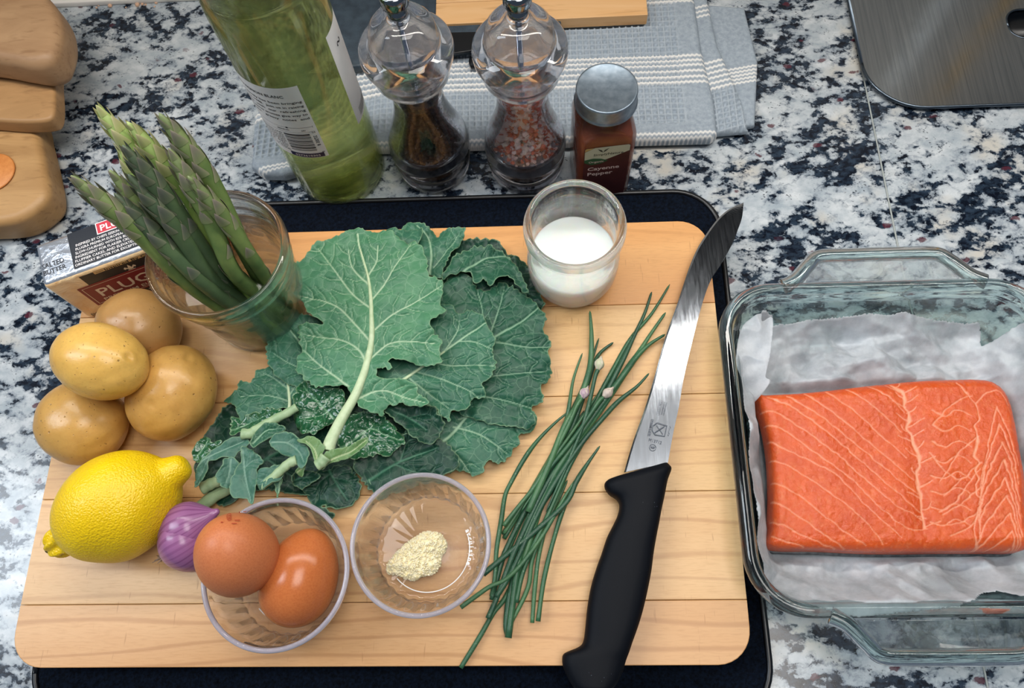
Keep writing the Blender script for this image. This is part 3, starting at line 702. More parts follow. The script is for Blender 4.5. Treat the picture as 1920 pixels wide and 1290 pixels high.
# ------------------------------------------------------------------ milk jar
MC = P(1078, 418, .100); mx, my = MC[0], MC[1]
R_ = thing('milk_jar', 'round glass jar half full of milk at the back of the board', 'jar', (mx, my, ZB))
po = [(0, 0), (.0235, 0), (.0272, .0015), (.0292, .006), (.0312, .014), (.0318, .026), (.0312, .040), (.0292, .052), (.0288, .058), (.0292, .0615), (.0318, .063), (.0330, .0655), (.0330, .0700), (.0322, .0735), (.0308, .0745), (.0288, .0735), (.0276, .070), (.0268, .062)]
pi_ = [(.0262, .054), (.0278, .042), (.0288, .026), (.0282, .014), (.0262, .006), (.0225, .0036), (0, .0033)]
v, f = lathe(po + pi_, 96, (mx, my, ZB + .0002)); mesh('jar_glass', v, f, M['glass'], R_)
mh = .032
pm = [(0, .0031), (.0226, .0034), (.0264, .0058), (.0284, .014), (.0290, .026), (.0287, mh), (.0275, mh + .0001), (0, mh)]
v, f = lathe(pm, 96, (mx, my, ZB + .0002)); tag(mesh('milk', v, f, M['milk'], base=(mx, my, ZB + .003)), 'white milk filling the lower half of the round jar', 'milk', kind='stuff')

# ------------------------------------------------------------------ butter packet
R_ = thing('butter_packet', 'silver and gold foil butter packet with black label behind the potatoes', 'butter', (-.30, .25, ZB))
by = np.array([-.331, .217, ZB + .0002]); bu = np.array([.930, .367, 0]); bu /= np.linalg.norm(bu); bv = np.array([-bu[1], bu[0], 0]); bz = np.array([0, 0, 1.0])
BL, BW, BH = .125, .034, .056
def foil(nm, a, b):
    t = NT(nm); n1 = t.noise(95, 5, .6, .8); return t.set(S(a), .28, t.bump(t.math('ADD', n1, t.math('MULTIPLY', t.noise(320, 3), .25)), .35, .003), Metallic=.75)
silver = foil('silver_foil', '#ccd2dc', ''); t = NT('gold_foil'); gold = t.set(t.mix(t.g(t.noise(60, 4, .6, .6), .4, .75), S('#ffe0b0'), S('#f2c184')), .38, t.bump(t.noise(80, 5, .6, 1.0), .45, .004), Metallic=.0)
v, f = obox(by, bu, bv, bz, BL, BW, BH, .0035)
v = v.copy()
nf = [np.mean([v[i] for i in q], axis=0) for q in f]; front = [(p_ - by) @ bv < .002 and (p_ - by) @ bz < BH - .0015 for p_ in nf]
mesh('foil_wrap', v, f, None, R_, mats=[silver, gold], fmat=[1 if a else 0 for a in front], smooth=True)
O = by
top = planefn(O + bz * (BH + .00015), bu, bv); fr = lambda a, b: O - bv * .00015 + bu * a + bz * b
navy = simple('black_print', '#141c28', .32); crim = simple('crimson_print', '#84222a', .4); redp = simple('red_print', '#c2283c', .4); cream = simple('cream_ink', '#ecd9bf', .5); goldi = simple('gold_ink', '#e3bd82', .5); inkm = M['ink']; whi = M['stripe']
TX = BL - .0045
v, f = join([rect_on(top, .0225, .0042, TX, BW - .0012), rect_on(fr, .0225, BH - .0160, TX, BH - .0036), rect_on(fr, .040, BH - .0500, TX, BH - .0426)])
LP = mesh('black_label', v, f, navy, R_, smooth=False)
f2 = lambda a, b: fr(a, b) - bv * .0001; t2 = lambda a, b: top(a, b) + bz * .0001
v, f = rect_on(f2, .0140, BH - .0426, TX, BH - .0157); mesh('crimson_badge', v, f, crim, R_, smooth=False)
f3 = lambda a, b: fr(a, b) - bv * .0002; t3 = lambda a, b: top(a, b) + bz * .0002
v, f = rect_on(t2, .0420, .0240, .0760, BW - .0008); mesh('white_tab_edge', v, f, whi, R_, smooth=False)
v, f = rect_on(t3, .0427, .0247, .0753, BW - .0014); mesh('red_tab', v, f, redp, R_, smooth=False)
v, f = text_on('PLUGRÁ', lambda a, b: top(a, b) + bz * .0003, .0445, .0260, .0046, .0285, .02); mesh('tab_lettering', v, f, whi, R_, smooth=False)
V = [text_on(s, t2, .0265 - k * .0006, .0208 - k * .0030, .0019, wd, .01) for k, (s, wd) in enumerate((('INSPIRED BY CHEFS SEEKING A', .0345), ('PLUGRÁ PREMIUM EUROPEAN BUTTER', .044), ('SLOW-CHURNED WITH 82% BUTTERFAT', .046), ('INGREDIENT FOR FLAKIER CRUSTS, CR', .047), ('FLUFFIER CAKES, AND ELEVATES ANY', .047), ('ORDINARY BUTTER FOR EXCEPTIONAL', .049)))]
v, f = join(V); mesh('top_lettering', v, f, whi, R_, smooth=False)
V = [text_on('SALTED', top, .0022, .0128, .0036, .0150, .012), text_on('BUTTER', top, .0022, .0076, .0036, .0155, .012)]
v, f = join(V); mesh('foil_lettering', v, f, inkm, R_, smooth=False)
v, f = rect_on(f2, .0320, BH - .0066, TX, BH - .0036); mesh('gold_band', v, f, goldi, R_, smooth=False)
V = [text_on('Inspired By Chefs', f3, .0390, BH - .0062, .0024, .0370, .02), rect_on(f3, .0330, BH - .0054, .0382, BH - .0050)]
v, f = join(V); mesh('band_lettering', v, f, inkm, R_, smooth=False)
V = [text_on('PLUGRÁ', f3, .0215, BH - .0335, .0105, .058, .012), text_on('PREMIUM EUROPEAN', f3, .0210, BH - .0392, .0033, .058, .01), text_on('Salted', f3, .050, BH - .0470, .0032)]
V += [rect_on(f3, .0160, BH - .0182, TX - .002, BH - .0178), rect_on(f3, .0160, BH - .0408, TX - .002, BH - .0404), rect_on(f3, .0160, BH - .0408, .0164, BH - .0178)]
for s_ in (-1, 0, 1):
    pl = [(.0, .0), (.0012, .003), (.0, .0065), (-.0012, .003)] if s_ == 0 else [(0, .001), (s_ * .003, .0045), (s_ * .0042, .003), (s_ * .0036, .0015), (s_ * .0026, .002), (s_ * .0030, .003), (s_ * .0012, .0004)]
    V.append(poly_on(f3, [(.0530 + a, BH - .0150 + b) for a, b in pl]))
V.append(rect_on(f3, .0505, BH - .0155, .0555, BH - .0149))
v, f = join(V); mesh('badge_lettering', v, f, cream, R_, smooth=False)
V = [text_on('SHIPPED', f2, .004, .0035, .0028, .014, .01), text_on('NET WT 8 OZ', f2, .020, .0022, .0022, .014, .0)]
v, f = join(V); mesh('small_print', v, f, inkm, R_, smooth=False)

# ------------------------------------------------------------------ asparagus jar
AJ = P(403, 471, .115); jx, jy = AJ[0], AJ[1]; JH = .115 - ZB
R_ = thing('glass_jar', 'faceted glass jar of water holding asparagus beside the butter', 'jar', (jx, jy, ZB))
po = [(0, .001), (.030, .001), (.0325, 0), (.0345, .002), (.0355, .006), (.0375, .030), (.0392, .052), (.0400, .060), (.0412, .064), (.0412, .067), (.0424, .069), (.0424, .0715), (.0415, .074), (.0430, .0765), (.0444, .080), (.0448, .0845), (.0440, .0880), (.0425, .0890), (.0405, .0880), (.0398, .084), (.0396, .075)]
pi_ = [(.0385, .064), (.0376, .058), (.0360, .040), (.0338, .010), (.0318, .006), (0, .0055)]
def jm(a, z, r):
    if .006 < z < .059 and r > .0355 + (z - .006) * .08 - .0006: return -.0009 * abs(math.sin(5 * a + (PI / 4 if int(z / .016) % 2 else 0)))
    return 0
pj = []
for (r0, z0), (r1, z1) in zip(po, po[1:]):
    n = 10 if z0 in (.006, .030) else 1
    for k in range(n): pj.append((r0 + (r1 - r0) * k / n, z0 + (z1 - z0) * k / n))
pj.append(po[-1])
v, f = lathe(pj + pi_, 120, (jx, jy, ZB + .0002), None, jm); mesh('jar_glass', v, f, glass('jar_clear_glass', '#f8fcfa', thin=.25), R_)
wl = .066
pw = [(0, .0053), (.0320, .0058), (.0340, .010), (.0362, .040), (.0378, .058), (.0388, wl), (.0380, wl + .0001), (0, wl)]
v, f = lathe(pw, 96, (jx, jy, ZB + .0002)); tag(mesh('water', v, f, M['water'], base=(jx, jy, ZB + .0055)), 'clear water filling the asparagus jar', 'water', kind='stuff')

def m_spear(nm, a, b, tip):
    t = NT(nm); c = t.mix(t.g(t.noise(70, 3), .35, .65), S(a), S(b)); c = t.mix(t.math('MULTIPLY', t.attr('tipness'), .75), c, S(tip))
    return t.set(c, .42, t.bump(t.noise(600, 3, .5, 0, t.co((1, 1, .2))), .12, .0004), Specular_IOR_Level=.4)
def m_bract(nm, a, b, edge):
    t = NT(nm); c = t.mix(t.attr('along'), S(a), S(b)); c = t.mix(t.math('MULTIPLY', t.attr('margin'), .6), c, S(edge))
    return t.set(c, .5, t.bump(t.noise(900, 3), .15, .0003))
SM = [m_spear('spear_green', '#74894c', '#5d7641', '#7f8a62'), m_spear('spear_pale', '#94b05e', '#7f9f4e', '#a9b878'), m_spear('spear_dark', '#526845', '#43593c', '#55604f')]
BM = [m_bract('bract_mauve', '#7d8c5c', '#655662', '#a39c7e'), m_bract('bract_light', '#a9b56e', '#96886f', '#c9c890'), m_bract('bract_slate', '#5c6a4e', '#3c3b46', '#85866c')]
def bract_mesh(mat):
    V, F, al, mg = [], [], [], []; n, mm = 8, 6
    for i in range(n + 1):
        t = i / n; w_ = (1 - t) ** .85 * (1 if t > .08 else .9)
        for k in range(mm + 1):
            s = k / mm * 2 - 1; ang = s * w_ * .85
            r = 1.03 + .16 * math.sin(t * PI * .55) * (1 - .35 * abs(s)) - .10 * t * t
            V.append((r * math.cos(ang), r * math.sin(ang), t * 2.35)); al.append(t); mg.append(max(abs(s) ** 3, t ** 4))
    for i in range(n):
        for k in range(mm): a = i * (mm + 1) + k; F.append([a, a + 1, a + mm + 2, a + mm + 1])
    me = bpy.data.meshes.new('bract'); me.from_pydata(V, [], F); me.materials.append(mat)
    me.polygons.foreach_set('use_smooth', [True] * len(me.polygons))
    for nm, a in (('along', al), ('margin', mg)):
        at = me.attributes.new(nm, 'FLOAT', 'POINT'); at.data.foreach_set('value', a)
    return me
BME = [bract_mesh(b) for b in BM]
def spear(lab, tip, tz, mid, base, r, kind, bend=(0, 0, 0)):
    r *= .78; T = P(*tip, tz); Mi = P(mid[0] - 4, mid[1] + 16, .116); bo = np.array([base[0] - .008, base[1] - .009]); bo *= min(1, .026 / np.hypot(*bo)); Bp = np.array([jx + bo[0], jy + bo[1], ZB + .0065])
    ctl = np.array([Bp, Bp * .45 + Mi * .55, Mi, Mi * .5 + T * .5 + np.array(bend), T]); path = spline(ctl, 14); L = np.r_[0, np.cumsum(np.linalg.norm(np.diff(path, axis=0), axis=1))]
    tot = L[-1]; s = L / tot; rest = tot - L
    rad = r * np.clip(.92 + .16 * np.exp(-((rest - .030) / .018) ** 2), 0, 2) * np.clip(rest / .021, 0, 1) ** .55; rad = np.maximum(rad, .0003)
    v, f = tube(path, rad, 14)
    R_ = thing('asparagus_spear', lab, 'asparagus', tuple(Bp), 'asparagus spears standing in the jar')
    mesh('stalk', v, f, SM[kind], R_, attrs=dict(tipness=np.repeat(np.clip(1 - rest / .035, 0, 1), 14)))
    # scale leaves: spaced on the stalk, dense at the tip
    d = .040; k = 0; ang = rnd.uniform(0, 6)
    stops = []
    dist = tot * .60
    while dist > .046: stops.append(dist); dist -= rnd.uniform(.012, .018)
    dd = .046
    while dd > .0035: stops.append(dd); dd -= .0017 + dd * .030
    for q_ in stops:
        i = int(np.argmin(np.abs(rest - q_))); d_ = path[min(i + 1, len(path) - 1)] - path[max(i - 1, 0)]; pos = np.array([np.interp(tot - q_, L, path[:, c_]) for c_ in range(3)])
        ang += 2.4; rr = float(np.interp(tot - q_, L, rad)); Zax = Vector(d_).normalized(); X = Zax.orthogonal().normalized(); Y = Zax.cross(X); X, Y = X * math.cos(ang) + Y * math.sin(ang), -X * math.sin(ang) + Y * math.cos(ang)
        big = 1.0 if q_ > .04 else .95; o = bpy.data.objects.new('bract', BME[kind]); link(o, R_); ln = rr * big * (.80 if q_ > .045 else .92 if q_ > .01 else 1.25)
        ln = max(ln, .0016)
        m4 = Matrix(((X[0] * rr, Y[0] * rr, Zax[0] * ln, 0), (X[1] * rr, Y[1] * rr, Zax[1] * ln, 0), (X[2] * rr, Y[2] * rr, Zax[2] * ln, 0), (0, 0, 0, 1)))
        m4.translation = Vector(pos - Bp); o.matrix_basis = m4
SPEARS = [('slender green asparagus spear at the right edge of the bunch leaning on the rim', (352, 330), .176, (478, 470), (.026, .006), .0060, 0, (.002, 0, 0)),
 ('asparagus spear half hidden between the lowest spear and the blunt purple one', (205, 318), .178, (362, 490), (.010, -.024), .0062, 0, (0, 0, 0)),
 ('asparagus spear with the pale tip reaching highest and furthest back left', (180, 197), .200, (385, 462), (.014, -.016), .0066, 1, (.004, 0, 0)),
 ('pale green asparagus spear just right of the highest tip', (238, 228), .196, (412, 452), (.020, -.008), .0066, 1, (.004, .002, 0)),
 ('rightmost asparagus spear with a slim grey mauve tip', (298, 212), .200, (462, 452), (.018, .006), .0068, 0, (.004, .002, 0)),
 ('lowest asparagus spear leaning furthest left over the butter', (133, 329), .190, (345, 505), (.012, -.022), .0068, 0, (.003, 0, 0)),
 ('short asparagus spear with a blunt purple tip above the butter', (214, 362), .172, (382, 512), (.020, -.018), .0066, 2, (0, 0, 0)),
 ('dark asparagus spear in the middle of the bunch with a slate tip', (230, 272), .196, (402, 478), (.006, -.018), .0068, 2, (.002, 0, 0)),
 ('broad tipped asparagus spear in front of the rightmost one', (316, 278), .186, (438, 488), (.024, -.002), .0068, 0, (.003, 0, 0)),
 ('dark asparagus spear crossing the front of the bunch below the slate tip', (240, 326), .182, (392, 498), (.014, -.006), .0066, 2, (.003, 0, 0)),
 ('yellow green asparagus spear with an opening, flowery tip at the left', (218, 258), .186, (365, 470), (.004, -.010), .0058, 1, (-.002, -.002, 0))]
for a in SPEARS: spear(*a)

# ------------------------------------------------------------------ wine bottle
bx, by_ = -.162, .355
R_ = thing('wine_bottle', 'pale green glass wine bottle with white labels behind the board', 'bottle', (bx, by_, 0))
br = .0357
po = [(0, .022), (.014, .017), (.024, .006), (.0275, 0), (.0325, .0006), (.0350, .0035), (br, .009), (br, .100), (br, .182), (.0350, .195), (.0325, .208), (.0280, .221), (.0215, .234), (.0170, .245), (.0150, .258), (.0140, .285), (.0138, .300), (.0150, .301), (.0150, .309), (.0140, .310), (.0105, .3098)]
pi_ = [(.0102, .300), (.0108, .260), (.0130, .246), (.0178, .234), (.0245, .221), (.0292, .208), (.0318, .195), (.0327, .182), (.0330, .100), (.0330, .012), (.0310, .0075), (.0275, .0065), (.0235, .012), (.014, .0235), (0, .0275)]
v, f = lathe(po + pi_, 96, (bx, by_, .0002)); mesh('bottle_glass', v, f, M['bottleglass'], R_)
v, f = lathe([(.0152, .262), (.0156, .264), (.0156, .3105), (.0145, .312), (0, .3122)], 40, (bx, by_, .0002)); mesh('screw_cap', v, f, simple('cap_green', '#3b4a36', .35), R_)
pw = [(0, .0277), (.0142, .0237), (.0237, .0122), (.0277, .0067), (.0312, .0077), (.0332, .0122), (.0332, .100), (.0329, .182), (.0320, .195), (.0310, .200), (.0300, .2002), (0, .2002)]
v, f = lathe(pw, 96, (bx, by_, .0002)); tag(mesh('wine', v, f, M['wine'], base=(bx, by_, .007)), 'pale yellow green white wine inside the bottle', 'wine', kind='stuff')
def cylfn(a0, off):   # a0: angle at u=0; u runs counter clockwise as seen from above (left to right for a viewer)
    return lambda u, z: np.array([bx + (br + off) * math.cos(a0 + u / br), by_ + (br + off) * math.sin(a0 + u / br), z])
A0 = math.radians(-190); LW = br * math.radians(118)
v, f = rect_on(cylfn(A0, .00015), 0, .070, LW, .1445, 48, 6); lab = mesh('back_label', v, f, M['paper'], R_)
g_ = cylfn(A0, .00030)
V = [text_on('SAUVIGNON BLANC', g_, LW - .0485, .1350, .0026, .037, .012)]
for k, (s, wd) in enumerate((('Our family has been bringing', 0), ('it since 1948.  Join us in raising', 0), ('a glass  with  our  refreshing', 0), ('wine. citrus aromas give way to', 0), ('delicate   grassy  notes  and', 0))):
    V.append(text_on(s, g_, LW - .0500, .1290 - k * .0042, .0020, .0485, .012))
V.append(rect_on(g_, LW - .048, .1042, LW - .002, .1044, 12)); V.append(rect_on(g_, LW - .0205, .1036, LW - .0190, .1050)); V.append(rect_on(g_, LW - .0022, .1032, LW - .0020, .1052))
V.append(text_on('MEDIUM DRY', g_, LW - .0275, .1012, .0011, .009, .02)); V.append(text_on('DRY', g_, LW - .0105, .1006, .0012, .003, .02))
V.append(rect_on(g_, LW - .048, .0992, LW - .002, .09935, 12))
for k in range(9): V.append(text_on(['PRODUCED AND', 'BOTTLED IN', 'CALIFORNIA', 'CONTAINS', 'SULFITES', '750 ML', 'ALC. 13%', 'BY VOL', 'WHITE WINE'][k], g_, LW - .047, .0955 - k * .0024, .0012, .021, .01))
z_ = .0972; hs = [.0014, .0004, .0008, .0003, .0003, .0010, .0005, .0003, .0009, .0004, .0013, .0003, .0006]
for k, h in enumerate(hs):
    V.append(rect_on(g_, LW - .0245, z_ - h, LW - .0062, z_, 8)); z_ -= h + .00085
def vert(s, x, y, h):      # digits running down the label
    return text_on(s, lambda a, b: g_(LW - .0015 - b, .0990 - a), x, y, h, None, .01)
V.append(vert('2', 0, 0.0006, .0022)); V.append(vert('85027 2'[::-1].replace('72058', '27205 8').replace('2 ', ''), .0045, .0006, .0024)); V.append(vert('0', .0225, .0, .0020))
v, f = join(V); o = mesh('label_lettering', v, f, M['ink'], None, smooth=False, base=(bx, by_, 0)); o.location = (0, 0, 0); o.parent = lab
v, f = rect_on(g_, LW - .0270, .0706, LW - .0025, .0752, 14); o = mesh('barcode_band', v, f, M['navyink'], None, base=(bx, by_, 0)); o.location = (0, 0, 0); o.parent = lab
v, f = text_on('0273610303', cylfn(A0, .0004), LW - .0235, .0718, .0020, .018, .01); o = mesh('band_digits', v, f, M['stripe'], None, smooth=False, base=(bx, by_, 0)); o.location = (0, 0, 0); o.parent = lab
F0 = math.radians(-24); FW = br * math.radians(112)
fn_ = cylfn(F0, .00015)
v, f = rect_on(fn_, 0, .078, FW, .163, 48, 6); fl = mesh('front_label', v, f, M['paper'], R_)
V = []
for k in range(5): V.append(rect_on(cylfn(F0, .0003), .006, .0815 + k * .0016, .030, .0820 + k * .0016, 8))
V.append(text_on('S', lambda a, b: cylfn(F0, .0003)(.014 - b, .150 - a), 0, 0, .006, None, .01))
v, f = join(V); o = mesh('front_lettering', v, f, M['ink'], None, smooth=False, base=(bx, by_, 0)); o.location = (0, 0, 0); o.parent = fl

# ------------------------------------------------------------------ pepper and salt mills
def mill(px, py, name, lab, cat_, grp, fill_lab, fill):
    c = P(px, py, .140); x, y = c[0], c[1]; R_ = thing(name, lab, cat_, (x, y, 0), grp)
    cav = [(0, .1030), (.0120, .1030), (.0122, .085), (.0138, .070), (.0185, .052), (.0235, .040), (.0245, .0355), (.0225, .0345), (0, .0345)]
    out = [(0, .001), (.0200, .001), (.0225, 0), (.0262, 0), (.0275, .0010), (.0290, .008), (.0292, .0125), (.0280, .0140), (.0276, .0152), (.0298, .0165), (.0306, .020), (.0306, .0262), (.0292, .0278), (.0292, .0285), (.0310, .0300), (.0314, .034), (.0300, .0420), (.0272, .0500), (.0235, .0600), (.0205, .0700), (.0185, .0800), (.0178, .0900), (.0176, .1000), (.0174, .1050), (0, .1050)]
    v, f = lathe(out, 96, (x, y, .0002)); mesh('mill_body', v, f, M['acrylic'], R_)
    v, f = lathe(cav[::-1], 96, (x, y, .0002)); mesh('hopper', v, [q[::-1] for q in f], M['acrylic'], R_)
    cap = [(0, .1052), (.0200, .1054), (.0238, .1078), (.0262, .1120), (.0272, .1180), (.0292, .1235), (.0308, .1280), (.0313, .1325), (.0306, .1368), (.0282, .1396), (.0246, .1406), (.0229, .1422), (.0223, .1470), (.0206, .1530), (.0165, .1580), (.0115, .1597), (.0080, .1600), (.0070, .1612), (.0062, .1625), (0, .1625)]
    v, f = lathe(cap, 96, (x, y, .0002)); cp = mesh('cap', v, f, M['acrylic'], R_)
    cv = [(0, .1095), (.0150, .1100), (.0172, .1160), (.0185, .1230), (.0178, .1310), (.0140, .1390), (.0085, .1430), (0, .1440)]
    v, f = lathe(cv, 72, (x, y, .0002)); o = mesh('cap_hollow', v, [q[::-1] for q in f], M['acrylic'], None, base=(x, y, 0)); o.location = (0, 0, 0); o.parent = cp
    v, f = lathe([(0, .034), (.0016, .034), (.0016, .162), (0, .162)], 16, (x, y, .0002)); mesh('spindle', v, f, M['chrome'], R_)
    v, f = lathe([(0, .010), (.009, .010), (.011, .013), (.011, .024), (.008, .032), (0, .034)], 48, (x, y, .0002)); mesh('grinder', v, f, simple('grinder_' + name, '#6b7078' if fill == 'salt' else '#30343c', .3, Metallic=.3), R_)
    kn = [(0, .1625), (.0045, .1625), (.0056, .1640), (.0056, .1662), (.0046, .1680), (.0046, .1695), (.0070, .1712), (.0076, .1730), (.0078, .1775), (.0070, .1800), (.0045, .1812), (0, .1816)]
    kp = [(a * 1.12, b) for a, b in spline([(0, a, b) for a, b in kn], 3)[:, 1:]]; kp[0] = (0, kp[0][1]); kp[-1] = (0, kp[-1][1]); kp = [(max(a, 0), b) for a, b in kp]
    v, f = lathe(kp, 72, (x, y, .0002), None, lambda a, z, r: .00018 * math.cos(36 * a) if .171 < z < .1745 else 0); mesh('knob', v, f, simple('dark_chrome', '#8b9298', .12, Metallic=1.0), R_)
    V = []; rs = random.Random(3 if fill == 'salt' else 4)
    zs = [c_[1] for c_ in cav[:0:-1]]; rr2 = [c_[0] for c_ in cav[:0:-1]]
    top = .1025 if fill == 'pepper' else .094
    rad = lambda z: np.interp(z, [.0345, .0355, .040, .052, .070, .085, .103], [.0225, .0245, .0235, .0185, .0138, .0122, .0120])
    n = 1500 if fill == 'pepper' else 1700
    V3, F3, mi = [], [], []
    for k in range(n):
        z = .0365 + (top - .0365) * rs.random() ** 1.35; R0 = float(rad(z)); s = rs.uniform(.0017, .0023) if fill == 'pepper' else rs.uniform(.0008, .0030) * (1 if z > .045 else .6)
        rr = (R0 - s - .0001) * (rs.random() ** .22); a = rs.uniform(0, 2 * PI); pc = (x + rr * math.cos(a), y + rr * math.sin(a), max(z, .036 + s))
        if fill == 'pepper': q = lathe([(0, -s), (s * .8, -s * .6), (s, 0), (s * .8, s * .6), (0, s)], 7, pc, (rs.uniform(-1, 1), rs.uniform(-1, 1), 1))
        else: q = lathe([(0, -s), (s * rs.uniform(.6, 1.1), -s * .4), (s * rs.uniform(.7, 1.1), s * .5), (0, s * .8)], 5, pc, (rs.uniform(-1, 1), rs.uniform(-1, 1), rs.uniform(-1, 1) + .01))
        V.append(q); mi += [0 if rs.random() < (.97 if fill == 'pepper' else .45) else 1] * len(q[1])
    v, f = join(V)
    if fill == 'pepper': mm = [M['peppercorn'], simple('brown_peppercorn', '#3e2b1e', .6)]
    else: mm = [simple('pink_salt', '#d98268', .3, '#c9634d', 120, Subsurface_Weight=.3, Subsurface_Scale=.003), simple('white_salt', '#f0d9d2', .3, Subsurface_Weight=.3, Subsurface_Scale=.003)]
    tag(mesh('peppercorns' if fill == 'pepper' else 'rock_salt', v, f, None, mats=mm, fmat=mi, smooth=fill == 'pepper', base=(x, y, .036)), fill_lab, 'peppercorns' if fill == 'pepper' else 'salt', kind='stuff')
mill(758, 78, 'pepper_mill', 'clear acrylic pepper mill full of black peppercorns beside the wine bottle', 'pepper mill', 'clear acrylic mills', 'black peppercorns inside the left mill', 'pepper')
mill(974, 78, 'salt_mill', 'clear acrylic salt mill of pink rock salt beside the spice jar', 'salt mill', 'clear acrylic mills', 'pink and white rock salt crystals inside the right mill', 'salt')

# ------------------------------------------------------------------ cayenne jar
cc = P(1138, 165, .106); x, y = cc[0], cc[1]; tw = .10
R_ = thing('spice_jar', 'square glass jar of cayenne pepper with a dull metal lid', 'spice jar', (x, y, 0))
rot = lambda p_: (x + p_[0] * math.cos(tw) - p_[1] * math.sin(tw), y + p_[0] * math.sin(tw) + p_[1] * math.cos(tw))
def sqloft(levels, n=10):
    V, F = [], []; m_ = None
    for hw, rad, z in levels:
        pl = rrect(-hw, -hw, hw, hw, min(rad, hw * .999), n); m_ = len(pl)
        V += [(*rot(p_), z) for p_ in pl]
    for i in range(len(levels) - 1):
        for k in range(m_): k2 = (k + 1) % m_; F.append([i * m_ + k, i * m_ + k2, (i + 1) * m_ + k2, (i + 1) * m_ + k])
    F.append(list(range(m_))[::-1]); F.append([(len(levels) - 1) * m_ + k for k in range(m_)])
    return V, F
H = .0208
lv = [(H - .003, .005, .0002), (H - .0006, .006, .0012), (H, .006, .004), (H, .006, .074), (H - .001, .007, .079), (H - .0028, .0105, .0835), (H - .0034, .0172, .0865), (.0172, .0170, .089), (.0172, .0170, .096)]
v, f = sqloft(lv); mesh('jar_glass', v, f, M['glass'], R_)
lv = [(H - .004, .0045, .003), (H - .0024, .0045, .005), (H - .0024, .0045, .0730), (H - .004, .0065, .0775), (H - .0065, .010, .0795)]
v, f = sqloft(lv)
t = NT('cayenne_powder'); cay = t.set(t.mix(t.g(t.noise(40, 4), .3, .7), S('#8a4320'), S('#6b2c1c')), .8, t.bump(t.noise(1800, 3), .4, .0004))
tag(mesh('cayenne_powder', v, f, cay, base=(x, y, .003)), 'rust brown cayenne powder inside the square jar', 'powder', kind='stuff')
lp = [(0, .0925), (.0204, .0925), (.0216, .0930), (.0218, .0938), (.0211, .0946), (.0208, .0955), (.0209, .1045), (.0206, .1062), (.0198, .1066), (.0192, .1062), (0, .1060)]
v, f = lathe(lp, 96, (x, y, 0), None, lambda a, z, r: .00015 * math.cos(60 * a) if .096 < z < .104 and r > .0207 else 0); mesh('lid', v, f, M['lid'], R_)
ux = np.array([math.cos(tw), math.sin(tw), 0]); uz = np.array([0, 0, 1.0]); o0 = np.array([*rot((0, -H - .0002)), 0])
fc = lambda off: (lambda a, b: o0 + ux * a + uz * b - np.array([-math.sin(tw), math.cos(tw), 0]) * off)
v, f = join([poly_on(fc(0), rrect(-.0165, .004, .0165, .070, .0015, 3))]); mesh('label', v, f, simple('cayenne_label', '#4c2426', .5, '#3d1c20', 60), R_, smooth=False)
v, f = poly_on(fc(.0001), [(-.0160, .0525), (-.0085, .0515), (.0000, .0545), (.0160, .0625), (.0160, .0685), (.0148, .0697), (-.0090, .0697), (-.0160, .0655)]); mesh('pale_panel', v, f, simple('pale_green_print', '#b9c4ae', .5), R_, smooth=False)
v, f = poly_on(fc(.00012), [(-.0160, .0660), (-.0160, .0685), (-.0150, .0697), (-.0095, .0697)]); mesh('corner_panel', v, f, simple('ochre_print', '#b9a264', .5), R_, smooth=False)
v, f = join([poly_on(fc(.0002), [(-.0160, .0525), (-.0160, .0560), (-.0100, .0572), (-.0040, .0560), (.0012, .0530), (-.0040, .0500), (-.0110, .0492)])]); mesh('green_leaf_badge', v, f, simple('dark_green_print', '#1f5a3c', .5), R_, smooth=False)
V = [text_on('SimplyNature', fc(.0002), -.0098, .0600, .0026, .0215, .008)]
for s in (-1, 1): V.append(poly_on(fc(.0002), [(-.003, .0635), (-.003 + s * .0022, .0652), (-.003 + s * .0042, .0682), (-.003 + s * .0010, .0662)]))
v, f = join(V); mesh('dark_lettering', v, f, simple('dark_green_ink', '#23352c', .5), R_, smooth=False)
V = [text_on('Organic', fc(.0003), -.0130, .0518, .0022, .0110, .012), text_on('Cayenne', fc(.0002), -.0135, .0420, .0040, .0235, .02), text_on('Pepper', fc(.0002), -.0135, .0355, .0040, .0190, .02)]
v, f = join(V); mesh('pale_lettering', v, f, simple('pale_ink', '#cfc6c6', .5), R_, smooth=False)

# ------------------------------------------------------------------ knife
R_ = thing('butcher_knife', 'long curved butcher knife with black moulded handle on the board', 'knife', tuple(P(1195, 885, ZB)))
KZ = ZB + .011
Lk = [(1170, 886), (1187, 828), (1209, 766), (1228, 703), (1247, 634), (1269, 572), (1291, 505), (1306, 469), (1319, 447), (1334, 425), (1350, 406), (1369, 391), (1394, 380)]
Rk = [(1252, 868), (1262, 812), (1272, 766), (1283, 703), (1300, 631), (1319, 562), (1333, 525), (1347, 503), (1362, 478), (1374, 455), (1383, 432), (1391, 408), (1394, 380)]
zk = lambda t: KZ - .004 * t
n = 60
ls = spline([P(a, b, KZ - .003 * i / 12) for i, (a, b) in enumerate(Lk)], 6); rs_ = spline([P(a, b, KZ - .003 * i / 12) for i, (a, b) in enumerate(Rk)], 6)
N = len(ls); V, F = [], []
for i in range(N):
    l, r = ls[i], rs_[i]; th = .0022 * (1 - .55 * i / N); dl = l - r; wd = np.linalg.norm(dl) + 1e-9; bv = min(.0012, wd * .35) / wd
    lm = l - dl * bv
    V += [l, lm + [0, 0, th * .28], r * .5 + lm * .5 + [0, 0, th * .45], r + [0, 0, th * .55], r + [0, 0, -th * .55], lm * .5 + r * .5 - [0, 0, th * .45], lm - [0, 0, th * .28]]
for i in range(N - 1):
    for k in range(7): k2 = (k + 1) % 7; F.append([i * 7 + k, (i + 1) * 7 + k, (i + 1) * 7 + k2, i * 7 + k2])
